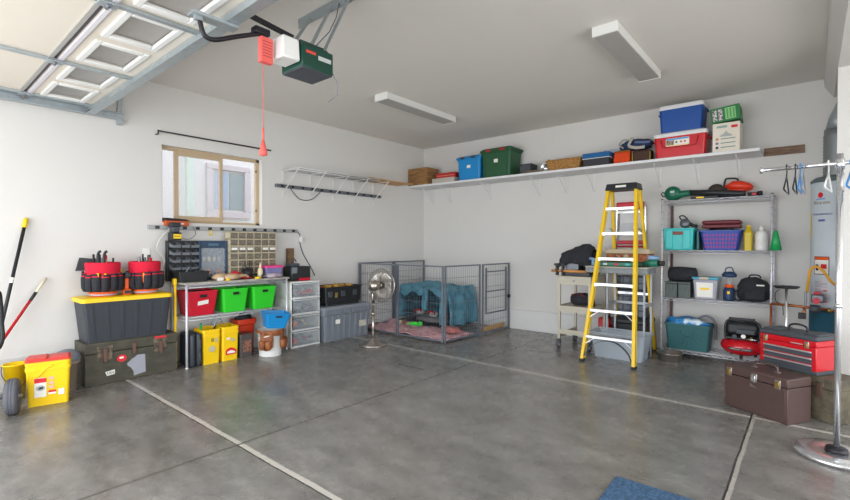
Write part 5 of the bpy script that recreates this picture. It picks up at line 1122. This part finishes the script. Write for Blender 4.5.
bp_ = thing('backpack', 'black soft tool bag with a white stitched mark on the third rack shelf', 'bag', (5.095, -.28, z3))
b = B(); b.blob((0, 0, .125), .165, .12, .155, BLACKF, 15, .10, 1.6); b.go('body', bp_); b = B(); b.box(-.08, .11, -.135, -.09, .03, .13, BLACKF, .02); b.go('pocket', bp_); b = B(); b.box(.03, .10, -.127, -.118, .19, .205, PAPER, .002); b.go('stitched_mark', bp_); B().tube(cableband([(-.05, -.0, .27), (-.03, 0, .30), (.04, 0, .30), (.06, 0, .27)]), .008, BLACKF, 8).go('handle', bp_)
B().tube(cableband([(-.12, -.1, .16), (-.17, -.12, .10), (-.16, -.12, .03), (-.10, -.11, .02)]), .008, BLACKF, 8).go('strap', bp_)
# bottom shelf
z4 = RZ[0]+e
gt2 = thing('storage_tote', 'dark teal open tote with a ribbed arch pattern on the bottom rack shelf', 'storage tote', (4.46, -.26, z4)); b = B(); shell(b, [(.42, .26, 0, .02), (.47, .30, .285, .03), (.49, .32, .29, .03), (.49, .32, .31, .03)], DTEAL, .006); b.go('body', gt2)
b = B()
for k in range(11):
    a = PI*k/10; p0 = V((.07*math.cos(a), 0, .23-.07*math.sin(a))); p1 = V((.20*math.cos(a), 0, .23-.19*math.sin(a)))
    f = lambda p: V((p.x, -.130-.021*(p.z/.285)-.002, p.z)); b.bar(f(p0), f(p1), .008, .006, DTEAL)
b.tube([(.07*math.cos(PI*k/12), -.132-.021*((.23-.07*math.sin(PI*k/12))/.285), .23-.07*math.sin(PI*k/12)) for k in range(13)], .005, DTEAL, 6); b.go('arch_ribs', gt2)
tag(B().blob((0, 0, 0), .21, .12, .06, MV('blue_print_film', '2f86c8', 'd4e4ee', 9, .4, pos=(.5, .6)), 31, .3, 2.2).go('printed_bag', None, (4.42, -.27, z4+.315)), 'crumpled blue and white plastic packaging filling the dark teal tote', 'plastic bag')
tag(B().tube(cableband([(.05, 0, .0), (.15, 0, .07), (.24, 0, .03), (.265, 0, -.08), (.265, -.02, -.2)]), .014, M('grey_hose', '70747a', .5), 8).go('grey_hose', None, (4.46, -.20, z4+.33)), 'grey hose bent over the right side of the dark teal tote', 'hose')
cp = thing('air_compressor', 'round red pancake air compressor with black top on the bottom rack shelf', 'air compressor', (5.00, -.345, z4))
b = B(); b.lathe([(0, .03), (.10, .03), (.17, .055), (.205, .10), (.21, .13), (.195, .17), (.15, .20), (0, .21)], REDM, 44); b.go('tank', cp)
for a in (0.5, 2.6, 4.71): B().cyl((.13*math.cos(a), .13*math.sin(a), 0), (.13*math.cos(a), .13*math.sin(a), .05), .016, RUB, 10).go('foot', cp)
b = B(); b.box(-.16, .16, -.12, .12, .20, .235, BLACK, .012); b.box(-.165, .165, -.09, .10, .235, .40, BLACK, .05); b.box(-.05, .12, -.115, -.10, .27, .32, DGREY, .006); b.go('motor_shroud', cp)
b = B(); b.tube(cableband([(-.15, -.10, .22), (-.15, -.10, .36), (-.10, -.09, .42), (.10, -.09, .42), (.16, -.10, .36), (.16, -.10, .22)]), .012, BLACK, 8); b.box(-.12, .12, -.10, -.08, .425, .445, BLACKM, .004); b.go('handle', cp)
B().cyl((-.06, -.13, .24), (-.06, -.148, .24), .022, DGREY, 16).go('gauge', cp); B().cyl((.02, -.13, .25), (.02, -.148, .25), .022, NICKEL, 16).go('gauge', cp)
b = B(); b.cyl((.09, -.14, .20), (.09, -.14, .25), .012, BRASS, 10); b.cyl((.06, -.15, .225), (.14, -.15, .225), .009, CHROME, 10); b.go('valve', cp)
b = B(); pts = [(-.2095+.0, 0)];
def tank_pt(a, z, r=.212): return V((r*math.cos(a), r*math.sin(a), z))
b.surf(lambda u, v: tank_pt(R_(-122+62*u), .098+.030*v, .2125), 14, 1, INK); pl2 = b.go('name_plate', cp)
word = 'PORTER CABLE'
for i, chh_ in enumerate(word):
    if chh_ == ' ':
        a = R_(-118+54*(i+.5)/12); p = tank_pt(a, .113, .2135); text('+', .02, STK, pl2, p, (PI/2, 0, a+PI/2)); continue
    a = R_(-118+54*(i+.5)/12); p = tank_pt(a, .113, .2135); text(chh_, .021, PAPER, pl2, p, (PI/2, 0, a+PI/2))
bw_ = thing('pet_bowl', 'stainless steel bowl on the floor in front of the rack', 'bowl', (4.325, -.62, 0)); b = B(); b.lathe([(0, 0), (.115, 0), (.12, .01), (.135, .085), (.145, .09), (.143, .095), (.13, .092), (.108, .015), (0, .012)], NICKEL, 36); b.go('bowl', bw_)

# ------------------------------------------------------------------ tool boxes, front right
tbx = thing('tool_chest', 'brown metal machinist tool box with three latches on the floor at the right', 'tool box', (5.305, -1.965, 0), -31)
b = B(); b.box(-.25, .25, -.13, .13, 0, .27, BROWNM, .006); b.box(-.235, .235, -.134, -.128, .012, .255, BROWNM, .003); b.go('body', tbx); b = B(); b.box(-.252, .252, -.132, .132, .273, .345, BROWNM, .01); b.go('lid', tbx)
for k, x in enumerate((-.205, 0.0, .18)):
    w = .022 if k != 1 else .026
    b = B(); b.box(x-w, x+w, -.139, -.132, .255, .325, NICKEL, .003); b.box(x-w*.6, x+w*.6, -.145, -.139, .262, .31, BRASS if k != 1 else CHROME, .003); b.go('latch', tbx)
b = B(); b.prism([(-.03, .245), (.03, .215), (-.03, .215)], 'y', -.138, -.133, NICKEL); b.go('badge', tbx)
b = B(); b.tube(cableband([(-.09, 0, .348), (-.085, 0, .385), (-.05, 0, .395), (.05, 0, .395), (.085, 0, .385), (.09, 0, .348)]), .010, BROWNM, 10)
for x in (-.09, .09): b.box(x-.02, x+.02, -.015, .015, .345, .352, NICKEL, .002)
b.go('handle', tbx)
ch2 = thing('wooden_chest', 'dark olive metal bound chest under the red tool box', 'chest', (5.585, -1.72, 0), -31)
b = B(); OM = MV('olive_brown_metal', '4c463a', '665f4c', 14, .5, bump=.15); b.box(-.26, .26, -.14, .14, 0, .25, OM, .006); b.box(-.265, .265, -.145, .145, .252, .335, OM, .006); b.go('body', ch2)
for x in (-.12, .14): b = B(); b.box(x-.022, x+.022, -.153, -.144, .18, .29, M('rust_brown'), .004); b.box(x-.035, x+.035, -.152, -.144, .265, .30, RST, .003); b.go('latch', ch2)
rb = thing('tool_box', 'red and black tool box with three silver edged drawers on the olive chest', 'tool box', (5.50, -1.675, .337), -31)
b = B(); b.box(-.215, .215, -.135, .135, 0, .215, REDM, .006); b.box(-.222, .222, -.14, .14, 0, .03, DGREY, .004); b.go('body', rb)
b = B(); b.box(-.216, .216, -.136, .136, .217, .262, REDM, .006); b.box(-.222, .222, -.142, .142, .262, .30, DGREY, .012); b.box(-.21, -.10, -.10, .10, .298, .312, DGREY, .006); b.box(.10, .21, -.10, .10, .298, .312, DGREY, .006); b.go('lid', rb)
for k in range(3):
    z = .052+.052*k; b = B(); b.box(-.18, .185, -.141, -.134, z-.022, z+.012, DGREY, .003); d_ = b.go('drawer', rb); b = B(); b.box(-.18, .185, -.150, -.140, z+.013, z+.025, ALU, .003); b.go('drawer_pull', d_)
for x in (-.165, .15): b = B(); b.box(x-.016, x+.016, -.146, -.135, .20, .255, NICKEL, .003); b.box(x-.008, x+.008, -.152, -.145, .205, .24, BRASS, .002); b.go('latch', rb)
b = B(); b.box(.03, .12, -.1385, -.1355, .222, .230, M('silver_letters', 'a8a0a0', .4)); b.go('name_strip', rb)
b = B(); b.tube(cableband([(-.07, 0, .305), (-.06, 0, .345), (.0, 0, .36), (.06, 0, .345), (.07, 0, .305)]), .008, BLACK, 8); b.go('handle', rb)

# ------------------------------------------------------------------ water heater corner
wh = thing('water_heater', 'tall white water heater with labels standing in the right rear corner', 'water heater', (5.80, -.42, 0))
HW = M('heater_white', 'c6d0d8', .35, var=.02)
b = B(); b.lathe([(0, .72), (.225, .72), (.23, .73), (.23, 1.97), (.225, 1.975), (0, 1.975)], HW, 48); b.go('tank', wh); b = B(); b.lathe([(0, 1.975), (.235, 1.975), (.235, 2.0), (.20, 2.03), (0, 2.035)], M('heater_cap', '5c686c', .5), 48); b.go('cap', wh)
b = B(); b.lathe([(0, .0), (.23, 0), (.235, .02), (.235, .71), (0, .71)], M('blue_stand', '24586e', .5), 40); b.go('stand', wh)
CA = math.atan2(-6.54+.42, 5.57-5.80)      # side of the tank facing the room
def heater_patch(name, a0, a1, z0, z1, mat, par=None, r=.2315):
    b = B(); b.surf(lambda u, v: V((r*math.cos(R_(a0+(a1-a0)*u)), r*math.sin(R_(a0+(a1-a0)*u)), z0+(z1-z0)*v)), 8, 1, mat); return b.go(name, par or wh)
def htext(s_, size, a_mid, z, mat, step):
    for i, c in enumerate(s_):
        a = R_(a_mid+(i-(len(s_)-1)/2)*step); text(c, size, mat, wh, (.2325*math.cos(a), .2325*math.sin(a), z), (PI/2, 0, a+PI/2))
heater_patch('yellow_label', -173, -163, 1.42, 1.68, YEL)
b = B(); b.surf(lambda u, v: V((.2318*math.cos(R_(-133)+.11*(v*math.cos(2*PI*u))), .2318*math.sin(R_(-133)+.11*(v*math.cos(2*PI*u))), 1.845+.028*v*math.sin(2*PI*u))), 20, 2, STK); b.go('round_logo', wh)
heater_patch('blue_swoosh', -145, -122, 1.80, 1.812, M('swoosh_blue', '6aa0d0', .5))
htext('Rheem', .05, -132, 1.77, M('gold_print', '9c8a68', .5), 8)
htext('PERFORMANCE', .026, -130, 1.655, M('print_blue', '5a6aa8', .5), 4.2)
heater_patch('blue_text_bar', -138, -122, 1.585, 1.605, M('print_blue'))
w1 = heater_patch('warning_label', -148, -112, 1.06, 1.24, M('label_frame', '6a3c38', .6)); heater_patch('warning_label_face', -146.5, -113.5, 1.068, 1.205, PAPER, w1, .2322); heater_patch('orange_band', -146.5, -113.5, 1.208, 1.232, ORANGE, w1, .2322); heater_patch('red_picture', -130, -117, 1.12, 1.165, STK, w1, .2328); heater_patch('dark_picture', -143, -136, 1.10, 1.16, INK, w1, .2328)
w2 = heater_patch('instruction_label', -147, -113, .765, 1.01, M('pale_label', 'c8c6cc', .6))
for k in range(18):
    if k % 6 != 5: heater_patch('text_line', -145, -116 if k % 3 else -128, .985-.0118*k, .991-.0118*k, M('grey_text', '9a98a4', .7), w2, .2322)
for k, z in enumerate((.90, .79)): heater_patch('red_mark', -124, -116, z, z+.012, STK, w2, .2326)
fp = thing('flue_pipe', 'grey ribbed metal flue pipe rising from the water heater to the ceiling', 'pipe', (5.775, -.42, 2.037))
b = B(); prof = [(0, 0), (.11, 0)]
for k in range(12): prof += [(.118, .015+.035*k), (.11, .03+.035*k)]
prof += [(.11, .47), (0, .47)]
b.lathe(prof, M('flue_metal', '8c9194', .45, .6), 28); b.go('ribbed_sleeve', fp); B().tube([(.0, 0, .46), (.02, 0, .56), (.08, 0, .75), (.12, 0, .88)], [.10, .10, .085, .08], STEEL, 20).go('upper_pipe', fp)
# pipes, valves, hose, disc left of the heater
pp = thing('gas_pipe', 'copper pipe run with valves in front of the water heater', 'pipe', (5.53, -.72, .755))
b = B(); b.tube([(-.26, .0, .0), (.0, 0, -.01), (.22, 0, -.03)], .013, COPPER, 10); b.tube([(.0, .0, -.01), (.0, .0, -.12)], .012, COPPER, 10); b.tube([(-.26, 0, 0), (-.26, .0, -.745)], .011, COPPER, 10); b.go('pipe', pp)
b = B(); b.cyl((.04, -.01, -.02), (.12, -.01, -.025), .038, DGREY, 16); b.box(-.045, .015, -.03, .03, -.13, -.07, BLACK, .006); b.box(.0, .02, -.02, .02, .0, .14, GREYM, .004); b.go('valve', pp)
b = B(); b.cyl((.09, -.035, .06), (.09, -.06, .06), .028, RED, 18); b.box(.05, .15, -.03, .03, .04, .12, GREYM, .015); b.box(.07, .12, -.03, .03, .12, .145, RED, .004); b.go('control', pp)
b = B(); b.cyl((-.15, 0, .0), (-.12, 0, .0), .022, BRASS, 12); b.cyl((.17, 0, -.03), (.20, 0, -.03), .022, BRASS, 12); b.cyl((-.14, 0, 0), (-.14, 0, .04), .01, BRASS, 10); b.go('fitting', pp)
gh = thing('gas_hose', 'orange yellow flexible gas hose curving across the front of the water heater', 'hose', (5.53, -.74, .91)); b = B(); b.tube(cableband([(.02, .05, -.02), (.03, .0, .10), (.045, -.03, .20), (.085, -.04, .235), (.14, -.04, .19), (.20, -.03, .09), (.27, 0, .04)]), .012, M('amber_hose', 'e0a02c', .4), 10); b.go('hose', gh)
dsk = thing('round_stool', 'black round disc on a thin chrome stem between the rack and the water heater', 'stand', (5.395, -.82, 0)); b = B(); b.lathe([(0, .925), (.085, .925), (.105, .94), (.105, .948), (.03, .955), (0, .957)], BLACK, 32); b.go('disc', dsk); B().cyl((0, 0, .02), (0, 0, .925), .012, CHROME, 10).go('stem', dsk); B().lathe([(0, 0), (.09, 0), (.09, .012), (.02, .03), (0, .03)], BLACKM, 28).go('base', dsk); B().cyl((-.0, -.02, .955), (.0, -.02, .96), .018, CHROME, 14).go('knob', dsk)
B().tube(cableband([(-.0, 0, .10), (-.035, 0, .06), (-.03, 0, -.02), (.02, .0, -.06), (.03, 0, -.16)]), .004, BLACK, 6).go('cord', pp, (-.19, .0, .05))
gd_ = thing('funnel', 'bright green plastic funnel hanging from the right side of the wire rack', 'funnel', (5.29, -.455, 1.385)); b = B(); b.lathe([(.012, .12), (.016, .12), (.055, -.09), (.05, -.09), (.012, .12)], M('bright_green'), 20); b.go('cone', gd_)

# ------------------------------------------------------------------ garment rack
gk = thing('garment_rack', 'chrome garment rack on a round chrome base at the right edge', 'garment rack', (5.71, -2.64, 0))
b = B(); b.lathe([(0, 0), (.20, 0), (.215, .008), (.218, .022), (.205, .036), (.14, .042), (.10, .036), (0, .034)], CHROME, 56); b.go('base', gk); B().lathe([(0, .034), (.06, .034), (.055, .06), (.02, .07), (0, .07)], BLACKM, 24).go('hub', gk)
b = B(); b.cyl((.0, 0, .06), (0, 0, 1.93), .017, CHROME, 16); b.cyl((0, 0, .95), (0, 0, .98), .021, CHROME, 16); b.cyl((0, 0, 1.83), (0, 0, 1.90), .024, CHROME, 16); b.go('pole', gk)
b = B(); b.cyl((-.395, 0, 1.865), (.45, 0, 1.875), .013, CHROME, 14); b.cyl((-.41, 0, 1.865), (-.39, 0, 1.865), .022, CHROME, 16); b.go('hanging_bar', gk)
HB = M('light_blue_wire', '3f8ad0', .4)
def hanger(name, label, x, rz, mat, r=.0045, w=.19, group='hangers on the garment rack'):
    t = thing(name, label, 'hanger', (5.69+x, -2.64, 1.868), rz, group)
    b = B(); hk = [(.0, 0, .014+.0), (-.0, 0, .0)]
    hook = [(-.022, 0, -.01)] + [(.019*math.cos(PI-PI*k/8)*1.15, 0, .018*math.sin(PI*k/8)+r+.0) for k in range(9)] + [(.018, 0, -.03), (0, 0, -.06)]
    b.tube(cableband(hook), r*.8, mat, 6); b.tube([(0, 0, -.06), (w, 0, -.15), (w*.98, 0, -.162), (-w*.98, 0, -.162), (-w, 0, -.15), (0, 0, -.06)], r, mat, 8); b.go('frame', t); return t
for k, (x, m_, lab) in enumerate(((-.245, BLACKM, 'black wire hanger near the left end of the bar'), (-.20, BLACKM, 'black hanger beside the blue ones on the bar'), (-.215+.04, HB, 'bright blue hanger on the left part of the bar'), (-.155, M('grey_wire', '8a8c90', .4), 'grey wire hanger just right of the blue one'))):
    hanger('clothes_hanger', lab, x, 88, m_)
for k, (x, m_, lab) in enumerate(((-.035, WHITE, 'white plastic hanger left of the pole'), (.035, WHITE, 'white plastic hanger right of the pole'), (.07, HB, 'light blue hanger right of the pole'), (.105, BLACK, 'thick black hanger at the right edge'), (.14, WHITE, 'outermost white hanger at the right edge'))):
    hanger('clothes_hanger', lab, x, [84, 86, 82, 84, 86][k], m_, .006 if m_ is not BLACK else .011)

# ------------------------------------------------------------------ mat
mt = thing('floor_mat', 'dark blue floor mat on the concrete in the foreground', 'mat', (4.85, -4.16, 0), 1.5)
b = B(); MATB = MV('blue_carpet', '2c4a66', '45668a', 60, .95, bump=.6); b.box(-.12, .62, -.55, .345, 0.0005, .012, MATB, .004); b.go('carpet', mt)
